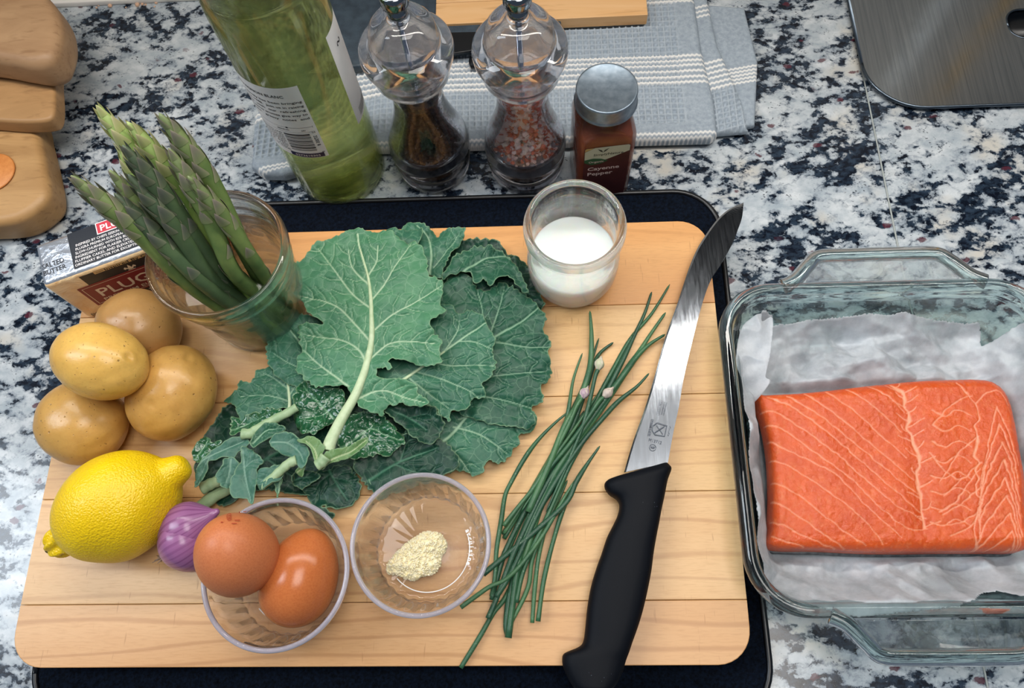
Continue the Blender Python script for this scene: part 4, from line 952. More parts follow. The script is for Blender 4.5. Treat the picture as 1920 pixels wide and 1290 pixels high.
F.append(list(range(7))); F.append([(N - 1) * 7 + k for k in range(7)][::-1])
t = NT('blade_steel'); co = t.co((1, .06, 1), (0, 0, .29)); g_n = t.noise(900, 3, .6, 0, co)
bl = t.set(t.mix(t.g(g_n, .3, .7), S('#c3c8cf'), S('#adb4bd')), t.mix(t.g(g_n, .3, .7), (.10, .10, .10, 1), (.16, .16, .16, 1)), t.bump(g_n, .02, .0002), Metallic=1.0)
blade = mesh('blade', V, F, bl, R_, smooth=False)
# marks etched on the blade
A_, B_ = P(1236, 820, KZ + .0008), P(1262, 700, KZ + .0006); vv2 = B_ - A_; vv2[2] = 0; vv2 /= np.linalg.norm(vv2); uu2 = np.array([vv2[1], -vv2[0], 0])
def kf(px, py, rotd=0):
    o_ = P(px, py, KZ + .0016); c_, s_ = math.cos(rotd), math.sin(rotd); u_ = uu2 * c_ + vv2 * s_; v_ = -uu2 * s_ + vv2 * c_
    return lambda a, b: o_ + u_ * a + v_ * b
def ln(fn, a, b, w_=.00014):
    d = np.array(b) - np.array(a); n_ = np.array([-d[1], d[0]]) / (np.linalg.norm(d) + 1e-9) * w_; return poly_on(fn, [tuple(np.array(a) - n_), tuple(np.array(b) - n_), tuple(np.array(b) + n_), tuple(np.array(a) + n_)])
V = [text_on('MERCER', kf(1221, 785, -PI / 2), 0, 0, .0019, .0115, .0, 'l'), text_on('M13712', kf(1216, 825), 0, -.0005, .0020, .0085, .0)]
fn = kf(1237, 805); pl = [(-.0030, .0036), (.0032, .0036), (.0042, .0015), (.0040, -.0025), (0, -.0045), (-.0040, -.0025), (-.0040, .0015)]
pl = [(a * .95, -b * .95) for a, b in pl]
pl = [( .0040, .0036), (.0040, -.0036), (-.0022, -.0042), (-.0044, -.0018), (-.0046, .0014), (-.0026, .0040)]
for a, b in zip(pl, pl[1:] + pl[:1]): V.append(ln(fn, a, b, .00022))
V.append(ln(fn, (.0026, .0028), (-.0026, -.0028), .0003)); V.append(ln(fn, (.0026, -.0026), (-.0026, .0024), .00016))
for s in (-1, 1):
    for k in range(5): a = PI / 2 * s + (k - 2) * .3; V.append(ln(fn, (s * .0064 + .0004 * math.sin(k * 2), (k - 2) * .0014), (s * .0058, (k - 2) * .0014 + .0011), .00010))
fn = kf(1224, 839); cpts = [(.0021 * math.cos(a), .0021 * math.sin(a)) for a in np.linspace(0, 2 * PI, 24)]
for a, b in zip(cpts, cpts[1:]): V.append(ln(fn, a, b, .00014))
V.append(text_on('NSF', fn, 0, -.0006, .0014, .0028, .03, 'c'))
fn = kf(1238, 764, -PI / 2); bxp = [(-.0046, -.0014), (.0046, -.0014), (.0046, .0006), (-.0046, .0006)]
for a, b in zip(bxp, bxp[1:] + bxp[:1]): V.append(ln(fn, a, b, .00008))
V.append(text_on('FR. 1.4116', fn, -.0036, -.0010, .0012, .0072, 0)); V.append(text_on('STAINLESS', fn, -.0044, .0014, .0009, .0085, 0)); V.append(text_on('HIGH CARBON', fn, -.0044, .0028, .0009, .0085, 0))
v, f = join(V); o = mesh('etched_marks', v, f, simple('etch', '#4d5560', .6), None, smooth=False, base=ORG[R_]); o.location = (0, 0, 0); o.parent = blade
# handle: outline pairs from guard to pommel
Hl = [(1172, 891), (1140, 900), (1133, 912), (1140, 926), (1155, 936), (1161, 948), (1158, 966), (1150, 984), (1138, 1008), (1128, 1038), (1118, 1066), (1108, 1100), (1101, 1140), (1097, 1180), (1093, 1204), (1083, 1214), (1058, 1225), (1054, 1238), (1057, 1254), (1066, 1274), (1078, 1292), (1094, 1304), (1112, 1310)]
Hr = [(1250, 867), (1256, 873), (1259, 880), (1252, 900), (1246, 930), (1240, 958), (1236, 980), (1232, 1000), (1226, 1034), (1222, 1066), (1217, 1094), (1211, 1122), (1204, 1150), (1196, 1176), (1186, 1204), (1180, 1222), (1174, 1238), (1170, 1252), (1166, 1264), (1158, 1280), (1148, 1292), (1134, 1302), (1112, 1310)]
HZ = ZB + .0105
hl, hr = spline([P(*a, HZ) for a in Hl], 4), spline([P(*a, HZ) for a in Hr], 4); N = len(hl); V, F = [], []; K = 20
for i in range(N):
    c_ = (hl[i] + hr[i]) / 2; hw = (hr[i] - hl[i]) / 2; t_ = i / (N - 1); hh = .0098 * min(1, (t_ / .10) ** .35 if t_ > 0 else .28) * min(1, max((1 - t_) / .10, 0.0005) ** .5); hh = max(hh, .0012)
    hh = min(hh, .0102)
    for k in range(K):
        a = 2 * PI * k / K; ca, sa = math.cos(a), math.sin(a); ca = math.copysign(abs(ca) ** .72, ca); sa = math.copysign(abs(sa) ** .72, sa); V.append(c_ + hw * ca + np.array([0, 0, hh * sa]))
for i in range(N - 1):
    for k in range(K): k2 = (k + 1) % K; F.append([i * K + k, (i + 1) * K + k, (i + 1) * K + k2, i * K + k2])
F.append(list(range(K))); F.append([(N - 1) * K + k for k in range(K)][::-1])
t = NT('speckled_black_grip'); sp = t.voro(700, 'F1'); s2 = t.n('ShaderNodeSeparateColor'); t.l(sp.outputs['Color'], s2.inputs[0])
msk = t.math('MULTIPLY', t.math('MULTIPLY', t.g(sp.outputs['Distance'], .16, .08), t.g(s2.outputs[0], .90, .92)), t.g(t.noise(45, 2), .50, .6))
mesh('handle', V, F, t.set(t.mix(msk, S('#02060f'), S('#6c7784')), .6, t.bump(t.noise(2500, 2), .2, .0002), Specular_IOR_Level=.18), R_)

# ------------------------------------------------------------------ chives
CH = [[(1256, 533), (1222, 588), (1181, 637), (1144, 703), (1090, 800), (1030, 890), (985, 960), (950, 1040)],
 [(1222, 547), (1209, 587), (1187, 634), (1162, 687), (1128, 750), (1081, 812), (1050, 859), (1000, 950), (958, 1052)],
 [(1248, 586), (1219, 628), (1197, 662), (1175, 694), (1128, 766), (1097, 809), (1066, 859), (1018, 940), (985, 1040), (955, 1110)],
 [(1247, 627), (1216, 647), (1191, 672), (1169, 703), (1112, 781), (1045, 880), (1004, 960), (975, 1040), (953, 1196)],
 [(1217, 700), (1194, 725), (1159, 753), (1128, 787), (1091, 831), (1050, 890), (1010, 960), (960, 1070), (930, 1120)],
 [(1106, 583), (1109, 625), (1108, 675), (1100, 712), (1085, 755), (1058, 800), (1030, 870), (990, 960)],
 [(1123, 634), (1106, 687), (1091, 731), (1075, 766), (1056, 812), (1031, 859), (985, 940), (945, 1010)],
 [(1150, 642), (1125, 662), (1112, 687), (1100, 725), (1081, 781), (1050, 850), (1012, 930)],
 [(1092, 662), (1075, 712), (1066, 769), (1056, 806), (1037, 850), (990, 930), (945, 1000)],
 [(1075, 766), (1044, 790), (1009, 825), (984, 859), (959, 903), (947, 930), (940, 975), (931, 1032), (928, 1083), (922, 1118)],
 [(1125, 836), (1100, 872), (1081, 903), (1061, 943), (998, 1001), (963, 1029), (906, 1077)],
 [(1093, 880), (1060, 930), (1020, 1000), (980, 1055), (947, 1087), (915, 1102), (864, 1139)],
 [(1064, 900), (1046, 940), (1010, 1008), (979, 1058), (947, 1121), (925, 1150), (899, 1195), (864, 1252)],
 [(1060, 880), (1040, 912), (1011, 955), (979, 1030), (958, 1105), (950, 1168), (953, 1192)],
 [(1055, 899), (1027, 975), (1011, 1039), (1003, 1102), (998, 1168)],
 [(1096, 880), (1061, 943), (1038, 1013), (1020, 1087), (1009, 1165)],
 [(1100, 790), (1060, 850), (1023, 912), (992, 975), (960, 1045), (934, 1115), (915, 1160)],
 [(1120, 740), (1080, 800), (1023, 880), (998, 918), (972, 950), (944, 986)],
 [(1180, 650), (1120, 770), (1045, 880), (1004, 925), (969, 966), (942, 1002)],
 [(1095, 770), (1060, 830), (1011, 905), (979, 969), (957, 1013), (941, 1052), (922, 1125)],
 [(1085, 830), (1042, 943), (1001, 1039), (990, 1102), (958, 1168)],
 [(1150, 720), (1110, 800), (1070, 870), (1030, 960), (985, 1060), (968, 1130)]]
CHL = {0: 'chive whose tip reaches highest, close to the knife blade', 1: 'chive with a blunt tip just left of the highest tip', 2: 'chive with its tip third highest near the knife edge', 3: 'thick chive bending so its tip touches the knife blade', 4: 'chive curving out to the right below the knife contact', 5: 'straight chive with the highest tip on the left side of the bundle',
 6: 'thin chive tip just right of the straight left hand one', 7: 'chive curving right behind the highest flower bud', 8: 'chive with the leftmost pointed tip at the upper half', 9: 'chive bowing far left round towards the garlic bowl', 10: 'chive crossing the bundle with a thin free tip on the right', 11: 'chive whose cut end points at the garlic bowl',
 12: 'longest chive with its cut end lowest, at the board edge', 13: 'thick pale chive ending lowest in the middle of the bundle', 14: 'chive with a straight cut end, left one of the right hand pair', 15: 'chive with a straight cut end, right one of the right hand pair', 17: 'chive with the upper of two short cut ends on the left', 18: 'chive with the lower of two short cut ends on the left'}
BUDS = [((1123, 683), [(1121, 694), (1116, 706), (1106, 750), (1092, 800), (1064, 870), (1024, 960)], 'white tightly closed bud at the highest of the three'),
        ((1095, 737), [(1090, 748), (1081, 762), (1066, 797), (1034, 860), (994, 930)], 'mauve tinged bud, leftmost of the three'),
        ((1139, 737), [(1131, 745), (1122, 754), (1100, 787), (1069, 831), (1022, 890), (977, 960)], 'cream pointed bud, lowest and furthest right')]
t = NT('chive'); chm = [None] * 3
for k, (a, b) in enumerate((('#3a6644', '#28523a'), ('#2e563e', '#204433'), ('#47714a', '#335c42'))):
    t = NT('chive_%d' % k); c = t.mix(t.g(t.noise(60, 3), .35, .65), S(a), S(b)); c = t.mix(t.math('MULTIPLY', t.g(t.noise(900, 3, .6), .62, .72), .5), c, S('#93b592')); chm[k] = t.set(c, .4, t.bump(t.noise(700, 3), .2, .0003), Specular_IOR_Level=.45)
def chive(pts, k, z0, r0, nm='chive', parent=None):
    n_ = len(pts); rr = random.Random(k)
    zc_ = [z0 + (.0018 if .25 < i / n_ < .9 else -.0005) for i in range(n_)]
    w_ = spline([P(a, b, max(z, ZB + r0)) for (a, b), z in zip(pts, zc_)], 6); w_[:, 2] = np.maximum(w_[:, 2], ZB + r0 * .9)
    tt = np.linspace(0, 1, len(w_)); rad = r0 * (.40 + .6 * np.clip(tt / .3, 0, 1)) * (1 + .06 * np.sin(tt * 17 + k)); rad[0] *= .3
    return tube(w_, rad, 9)
for k, c_ in enumerate(CH):
    r0 = (.0015, .0017, .0014)[k % 3] if k not in (2, 3, 5, 13) else .0021
    z0 = ZB + .0014 + .0011 * (k % 6)
    v, f = chive(c_, k, z0, r0); o = mesh('chive', v, f, chm[k % 3]); tag(o, CHL.get(k, 'slim green chive buried among others in the loose bundle left of the knife'), 'chive', 'chives in the bundle')
for k, (bp, st_p, lb) in enumerate(BUDS):
    R_ = thing('budding_chive', 'chive with a ' + lb, 'chive', tuple(P(*bp, ZB)), 'chives with flower buds')
    v, f = chive(st_p[::-1], 30 + k, ZB + .0085, .0014); mesh('stem', v, f, chm[(k + 1) % 3], R_)
    s, e = P(*st_p[0], ZB + .0090), None; dpx = np.array(bp) - np.array(st_p[1]); dpx = dpx / np.linalg.norm(dpx); e = P(*(np.array(bp) + dpx * 16), ZB + .0095)
    bv_ = e - s; L = np.linalg.norm(bv_)
    v, f = lathe([(0, 0), (.0010, .0), (.0018, .10 * L), (.0031, .30 * L), (.0034, .48 * L), (.0024, .68 * L), (.0009, .85 * L), (.0003, L), (0, L)], 20, s, bv_, lambda a, z, r: .00018 * math.cos(6 * a))
    t = NT('bud_%d' % k); st2 = t.noise(500, 3, .5, 1, t.co((1, .3, 1))); mesh('flower_bud', v, f, t.set(t.mix(t.g(st2, .4, .6), S('#cfc3b4'), S(('#b8bd9c', '#a98fa0', '#b9a9a0')[k])), .5), R_)

# ------------------------------------------------------------------ kale leaves
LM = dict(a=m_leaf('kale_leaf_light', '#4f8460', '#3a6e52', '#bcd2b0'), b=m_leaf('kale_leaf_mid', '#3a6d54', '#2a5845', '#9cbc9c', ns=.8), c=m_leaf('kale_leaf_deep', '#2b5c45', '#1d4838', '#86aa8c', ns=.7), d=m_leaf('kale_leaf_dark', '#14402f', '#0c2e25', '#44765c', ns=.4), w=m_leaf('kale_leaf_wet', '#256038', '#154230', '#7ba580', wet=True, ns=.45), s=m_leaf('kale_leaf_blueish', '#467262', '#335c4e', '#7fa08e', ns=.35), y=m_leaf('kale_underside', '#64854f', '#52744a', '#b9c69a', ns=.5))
RIBM = simple('kale_rib', '#c2d2ad', .42, '#aec399', 200, .2, 500)
STM = simple('kale_stem', '#9db48c', .45, '#86a27a', 150, .3, 400)
c6 = lambda pts: [(400 + x / 2.909, 400 + y / 2.909) for x, y in pts]
c8 = lambda pts: [(340 + x / 4.571, 760 + y / 4.571) for x, y in pts]
def kale(label, outline, z, veins, mat, ruffle=.0020, tilt=(0, 0), serr=.0016, fold=None, rib=None, seed=0, dome=.0015, nm='kale_leaf', step=.00065):
    rs = np.random.RandomState(seed); zz = ZB + z
    ol = np.array([P(x, y, zz + .001)[:2] for x, y in outline]); ol = spline(ol, 6, True)
    # even resample then serrate
    e = np.r_[0, np.cumsum(np.hypot(*np.diff(np.vstack([ol, ol[:1]]), axis=0).T))]; L = e[-1]; n = max(40, int(L / .0009)); s = np.arange(n) * L / n
    cl = np.vstack([ol, ol[:1]]); p = np.stack([np.interp(s, e, cl[:, 0]), np.interp(s, e, cl[:, 1])], 1)
    area_ = .5 * np.sum(p[:, 0] * np.roll(p[:, 1], -1) - np.roll(p[:, 0], -1) * p[:, 1])
    if area_ < 0: p = p[::-1]
    t_ = np.roll(p, -1, 0) - np.roll(p, 1, 0); nr = np.stack([t_[:, 1], -t_[:, 0]], 1); nr /= np.linalg.norm(nr, axis=1)[:, None] + 1e-9
    ph = s / .0072 + .8 * vn(s / .011 + seed, s * 0 + seed); am = .6 + .6 * vn(s / .014 + 3, s * 0 + seed * 2); p = p + nr * (serr * am * (np.abs((ph % 1) - .35) * 2 - .4) * -1)[:, None]
    p = p + nr * (serr * .35 * vn(s / .0016, s * 0 + 9))[:, None]
    pts, q, d = sheet(p, step)
    cx, cy = pts.mean(0)
    vein = np.zeros(len(pts)); dm = np.full(len(pts), 1.0)
    rib_w = None; vsc = min(1.0, .22 + float(np.ptp(pts, 0).max()) / .11 * .78)
    for i, vl in enumerate(veins):
        vp = spline([P(x, y, zz + .001)[:2] for x, y in vl], 5); m_ = len(vp); w0 = (.0013 if i == 0 else .00055) * vsc; wv = np.linspace(w0, w0 * .30, m_)
        dist, _ = segdist(pts, vp, w=wv); vein = np.maximum(vein, np.clip(1.6 - dist, 0, 1) * (1 if i == 0 else .8)); dm = np.minimum(dm, dist * w0)
        if i > 0 or len(veins) == 1:                      # small side veins
            for k in range(2, m_ - 1, 3):
                dv = vp[min(k + 1, m_ - 1)] - vp[k - 1]; dv /= np.linalg.norm(dv) + 1e-9
                for sg in (-1, 1):
                    a = sg * rs.uniform(.7, 1.1); dr = np.array([dv[0] * math.cos(a) - dv[1] * math.sin(a), dv[0] * math.sin(a) + dv[1] * math.cos(a)]); ln_ = rs.uniform(.007, .014)
                    b1 = vp[k] + dr * ln_ * .5 + rs.uniform(-.001, .001, 2); b2 = vp[k] + dr * ln_ * .9 + dv * ln_ * .35
                    bb = np.array([vp[k], b1, b2]); mk = (np.abs(pts - b1).max(1) < ln_)
                    if mk.any():
                        ds, _ = segdist(pts[mk], bb, w=np.array([.0003, .00024, .0001]) * vsc); vein[mk] = np.maximum(vein[mk], np.clip(1.5 - ds, 0, 1) * .38); dm[mk] = np.minimum(dm[mk], ds * .0008 + .0004)
    z = zz + tilt[0] * (pts[:, 0] - cx) + tilt[1] * (pts[:, 1] - cy)
    z = z + dome * (np.clip(dm / .006, 0, 1) ** .7) + .0013 * fbm(pts[:, 0] * 45 + seed, pts[:, 1] * 45) + .0002 * fbm(pts[:, 0] * 260, pts[:, 1] * 260 + seed)
    ed = np.exp(-d / .007); z = z + ruffle * ed * fbm(pts[:, 0] * 95 + seed * 3, pts[:, 1] * 95 + seed, 2)
    if fold is not None: z = z + fold(pts[:, 0], pts[:, 1])
    z = np.maximum(z, ZB + .0012)
    rimv = np.clip(1 - d / .0007, 0, 1)
    R_ = thing(nm, label, 'kale', (cx, cy, ZB), 'kale leaves heaped on the board')
    o = mesh('leaf_blade', np.c_[pts, z], q, LM[mat], R_, attrs=dict(vein=vein, rim=rimv)); solidify(o, .0005)
    if rib:
        rl, w0, w1, st = rib; path = spline([np.r_[P(x, y, zz + .0015)[:2], 0] for x, y in rl], 8)
        # height: follow the blade, dip to the board beyond it
        zs = []
        for pp in path:
            dd = np.hypot(pts[:, 0] - pp[0], pts[:, 1] - pp[1]); i = dd.argmin(); zs.append(z[i] + .0003 if dd[i] < .003 else max(zz - .0, ZB + .003))
        zs = np.convolve(np.pad(zs, 3, 'edge'), np.ones(7) / 7, 'valid'); path[:, 2] = zs
        wr = np.linspace(w0, w1, len(path)) * (1 if not st else 1); v, f = tube(path, wr, 10, flat=.75); mesh('midrib', v, f, RIBM if not st else STM, R_)
    return R_
# --- the big pale leaf on top
A_out = c6([(772, 1018), (745, 985), (715, 935), (660, 940), (600, 945), (555, 950), (500, 905), (448, 850), (462, 780), (520, 742), (590, 755), (640, 785), (690, 806), (700, 780), (765, 775), (765, 815), (735, 845), (780, 850), (700, 770), (650, 760), (560, 745), (468, 735), (462, 660), (470, 612), (540, 602), (600, 600), (520, 545), (492, 490), (440, 440), (452, 372), (448, 280), (500, 245), (555, 165), (640, 140), (715, 118), (790, 88), (870, 100), (960, 98), (1040, 150), (1125, 172), (1165, 250), (1180, 338), (1245, 370), (1255, 440), (1240, 500), (1270, 535), (1190, 592), (1205, 645), (1248, 690), (1235, 760), (1245, 815), (1160, 832), (1070, 810), (965, 798), (975, 858), (895, 838), (893, 885), (945, 898), (1000, 900), (1100, 930), (1120, 980), (1180, 1030), (1120, 1050), (1000, 1038), (945, 1045), (910, 1100), (850, 1082), (800, 1055)])
A_out = c6([(772, 1018), (748, 985), (715, 935), (660, 940), (600, 945), (555, 950), (500, 905), (448, 850), (455, 790), (475, 740), (462, 660), (470, 612), (540, 602), (600, 600), (520, 545), (492, 490), (440, 440), (452, 372), (448, 280), (500, 245), (555, 165), (640, 140), (715, 118), (790, 88), (870, 100), (960, 98), (1040, 150), (1125, 172), (1165, 250), (1180, 338), (1245, 370), (1255, 440), (1240, 500), (1270, 535), (1190, 592), (1205, 645), (1248, 690), (1235, 760), (1245, 815), (1160, 832), (1070, 810), (965, 798), (975, 858), (895, 838), (893, 885), (945, 898), (1000, 900), (1100, 930), (1120, 980), (1180, 1030), (1120, 1050), (1000, 1038), (945, 1045), (910, 1100), (850, 1082), (800, 1055)])
A_v = [c6(v_) for v_ in ([(752, 1020), (800, 920), (835, 800), (860, 680), (862, 560), (855, 430), (840, 330), (800, 190), (790, 120)], [(862, 520), (760, 440), (660, 310), (570, 190)], [(845, 685), (760, 590), (690, 520), (600, 480), (470, 455)], [(825, 805), (790, 740), (700, 690), (590, 675), (500, 660)], [(865, 470), (940, 380), (1000, 280), (1080, 170)], [(870, 640), (980, 550), (1090, 490), (1240, 400)], [(850, 790), (930, 720), (990, 700), (1100, 700), (1220, 710)], [(770, 1015), (860, 970), (950, 965), (1040, 1000), (1160, 1030)], [(735, 940), (640, 870), (560, 810), (490, 740)], [(845, 340), (890, 270), (900, 180)], [(850, 390), (760, 300), (740, 200)])]
KA = kale('large pale green kale leaf on top of the pile with a long cream midrib', A_out, .027, A_v, 'a', .0024, (0, .03), rib=(c6([(620, 1290), (640, 1230), (690, 1130), (752, 1020), (800, 920), (835, 800), (860, 680), (862, 560), (855, 430), (840, 330), (800, 190)]), .0045, .0004, 0), seed=1, dome=.0013)
B_out = c6([(1090, 520), (1200, 500), (1290, 495), (1345, 545), (1400, 525), (1480, 570), (1500, 620), (1540, 690), (1520, 750), (1545, 820), (1515, 900), (1470, 930), (1485, 1000), (1420, 1010), (1380, 1080), (1300, 1075), (1290, 1140), (1240, 1100), (1190, 1050), (1060, 1010), (950, 960), (870, 900), (880, 800), (1000, 640)])
kale('grey green kale leaf tucked under the right side of the large pale one', B_out, .0165, [c6(v_) for v_ in ([(960, 960), (1050, 895), (1150, 825), (1260, 750), (1400, 650), (1500, 590)], [(1260, 750), (1330, 640), (1340, 560)], [(1180, 805), (1300, 830), (1420, 825), (1530, 830)], [(1340, 695), (1430, 700), (1520, 740)], [(1100, 860), (1240, 900), (1380, 960), (1440, 1000)], [(1060, 890), (1160, 970), (1280, 1060)])], 'b', .0026, (.02, 0), rib=(c6([(880, 1010), (960, 955), (1050, 895), (1150, 825), (1260, 750)]), .0016, .0006, 0), seed=2)
C_out = [(833, 527), (857, 513), (881, 517), (895, 537), (915, 541), (936, 527), (957, 537), (981, 548), (1005, 568), (1024, 596), (1019, 620), (1032, 637), (1029, 661), (1034, 685), (1032, 709), (1015, 727), (1019, 754), (998, 764), (1005, 781), (995, 803), (960, 800), (900, 790), (840, 760), (800, 700), (790, 600)]
kale('broad dark green kale leaf reaching furthest right towards the chives', C_out, .0095, [[(800, 760), (850, 700), (900, 650), (927, 632), (975, 605), (1012, 575)], [(880, 668), (905, 600), (895, 545)], [(925, 640), (985, 650), (1030, 650)], [(860, 715), (930, 705), (1025, 695)], [(840, 740), (920, 745), (1000, 765)], [(918, 630), (935, 580), (945, 540)]], 'c', .0030, (.0, .0), seed=3)
D_out = [(1003, 780), (998, 808), (975, 812), (975, 828), (960, 850), (938, 870), (915, 868), (905, 886), (888, 893), (868, 884), (830, 890), (770, 915), (730, 925), (690, 900), (665, 870), (700, 830), (760, 810), (830, 780), (880, 755), (940, 760)]
kale('lower right kale leaf with a torn cream tip above the garlic bowl', D_out, .0065, [[(700, 905), (770, 870), (840, 820), (880, 775), (900, 760)], [(850, 800), (900, 815), (950, 850)], [(860, 785), (920, 775), (985, 800)], [(800, 845), (850, 850), (880, 885)], [(745, 880), (760, 850), (790, 815)]], 'b', .0026, (0, .02), seed=4)
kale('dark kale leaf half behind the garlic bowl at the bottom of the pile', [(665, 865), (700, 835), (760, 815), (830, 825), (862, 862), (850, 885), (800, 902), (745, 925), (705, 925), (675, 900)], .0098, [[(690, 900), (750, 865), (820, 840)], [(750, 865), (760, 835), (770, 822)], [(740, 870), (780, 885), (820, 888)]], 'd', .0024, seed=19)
E_out = [(820, 480), (850, 460), (866, 452), (900, 448), (935, 456), (955, 478), (985, 490), (1000, 522), (1013, 555), (1022, 575), (1000, 585), (960, 570), (900, 580), (840, 560), (810, 520)]
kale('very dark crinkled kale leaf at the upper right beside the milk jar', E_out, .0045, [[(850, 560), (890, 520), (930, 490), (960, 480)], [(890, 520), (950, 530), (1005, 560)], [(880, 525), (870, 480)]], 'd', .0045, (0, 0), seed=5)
E2o = c6([(1240, 360), (1300, 340), (1400, 330), (1430, 390), (1480, 370), (1510, 415), (1550, 370), (1610, 355), (1650, 395), (1680, 430), (1720, 440), (1700, 380), (1660, 300), (1610, 240), (1540, 190), (1460, 180), (1380, 200), (1300, 260)])
kale('dark kale leaf showing through the notches of the big pale leaf', [(610, 690), (660, 670), (720, 660), (780, 680), (800, 730), (780, 790), (740, 830), (690, 850), (640, 850), (610, 800), (595, 740)], .0035, [[(640, 840), (690, 770), (750, 700)]], 'd', .0025, seed=16)
kale('small frilly kale leaf with pale spots behind the broad dark one', E2o, .0135, [c6([(1300, 380), (1400, 300), (1500, 240), (1600, 230)])], 'c', .0045, seed=6)
F_out = c6([(1000, 150), (1030, 70), (1100, 55), (1180, 80), (1225, 130), (1245, 90), (1370, 80), (1350, 160), (1300, 230), (1260, 310), (1240, 360), (1170, 330), (1080, 260), (1020, 200)])
kale('upright kale leaf at the top edge of the pile with yellowed spots', F_out, .0125, [c6([(1180, 330), (1190, 230), (1170, 130), (1110, 70)]), c6([(1200, 300), (1280, 200), (1340, 110)])], 'b', .0035, seed=7)
F2 = [(700, 440), (735, 425), (752, 430), (790, 428), (790, 450), (760, 480), (700, 470), (660, 455), (672, 432)]
kale('thin sliver of kale leaf edge showing above the large pale leaf', F2, .018, [[(700, 470), (740, 440)]], 'b', .003, seed=17)
G_out = c6([(45, 1015), (130, 965), (140, 912), (205, 925), (240, 850), (290, 840), (335, 725), (390, 690), (440, 650), (520, 660), (620, 760), (600, 860), (560, 960), (500, 1030), (440, 1050), (330, 1080), (280, 1140), (200, 1165), (140, 1120), (110, 1050)])
kale('jagged kale leaf spreading to the left beside the asparagus jar', G_out, .0125, [c6(v_) for v_ in ([(405, 1080), (412, 1000), (400, 900), (370, 790), (360, 700)], [(410, 960), (330, 900), (270, 870)], [(405, 1020), (280, 990), (150, 1000)], [(395, 880), (450, 800), (500, 730)], [(410, 1000), (480, 900), (560, 830)])], 'b', .0032, (0, 0), rib=(c6([(405, 1090), (412, 1000), (400, 900), (370, 790)]), .0013, .0004, 0), seed=8)
G2 = [(498, 650), (512, 620), (545, 605), (565, 590), (600, 600), (640, 640), (640, 720), (600, 740), (540, 720), (505, 690)]
kale('kale leaf wedged between the asparagus jar and the large pale leaf', G2, .016, [[(600, 730), (580, 670), (545, 620)], [(590, 700), (540, 680), (510, 660)]], 'b', .003, seed=18)
N_out = [(395, 800), (430, 760), (500, 740), (600, 760), (660, 770), (700, 800), (690, 850), (660, 900), (600, 930), (540, 925), (480, 920), (420, 950), (395, 930), (370, 900), (372, 850)]
KN = kale('darkest bottom kale leaf lying flat under the small cut leaves', N_out, .0030, [[(400, 920), (500, 860), (600, 800), (660, 780)], [(500, 860), (560, 900), (620, 920)]], 'd', .0026, seed=9)
M_out = c8([(960, 600), (1100, 575), (1250, 540), (1400, 500), (1500, 600), (1545, 690), (1510, 800), (1430, 875), (1310, 885), (1210, 860), (1300, 910), (1325, 950), (1270, 1000), (1200, 975), (1120, 850), (1030, 730), (960, 690)])
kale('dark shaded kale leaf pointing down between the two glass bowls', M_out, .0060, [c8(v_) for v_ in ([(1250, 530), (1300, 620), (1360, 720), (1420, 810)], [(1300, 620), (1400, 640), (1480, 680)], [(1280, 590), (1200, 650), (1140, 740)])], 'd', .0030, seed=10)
H_out = c6([(440, 1050), (470, 930), (520, 920), (580, 955), (700, 960), (715, 1020), (700, 1080), (640, 1140), (580, 1185), (520, 1205), (450, 1180), (430, 1110)])
kale('glossy wet kale leaf between the two pale stems in the middle', H_out, .0190, [c6(v_) for v_ in ([(680, 1150), (620, 1080), (540, 1000), (490, 940)], [(620, 1080), (560, 1110), (490, 1120)], [(600, 1050), (640, 990), (690, 970)])], 'w', .0042, seed=11)
K_out = c8([(1320, 180), (1400, 100), (1520, 60), (1650, 60), (1750, 100), (1840, 190), (1900, 265), (1915, 330), (1850, 370), (1800, 440), (1700, 428), (1600, 450), (1480, 470), (1400, 420), (1340, 330)])
kale('wet glittering kale leaf just right of the thick cream stem', K_out, .0140, [c8(v_) for v_ in ([(1360, 380), (1480, 290), (1620, 200), (1740, 250), (1880, 300)], [(1620, 200), (1650, 140), (1640, 80)], [(1560, 240), (1640, 330), (1700, 410)])], 'w', .0040, seed=12)
L_out = c6([(930, 1060), (1040, 1035), (1180, 1045), (1260, 1140), (1235, 1200), (1190, 1262), (1100, 1232), (1050, 1180), (985, 1130)])
kale('small dark kale leaf with a pale rolled edge under the big pale leaf', L_out, .0170, [c6(v_) for v_ in ([(950, 1070), (1060, 1110), (1160, 1180)], [(1060, 1110), (1150, 1090), (1220, 1120)])], 'd', .0040, seed=13)
O_out = c8([(415, 105), (480, 90), (600, 60), (760, 20), (860, 40), (800, 120), (700, 170), (600, 215), (520, 240), (440, 270), (425, 190)])
kale('dark curled wet kale leaf above the leftmost pale stem', O_out, .0150, [c8([(440, 220), (560, 150), (700, 90)])], 'w', .0045, seed=14)
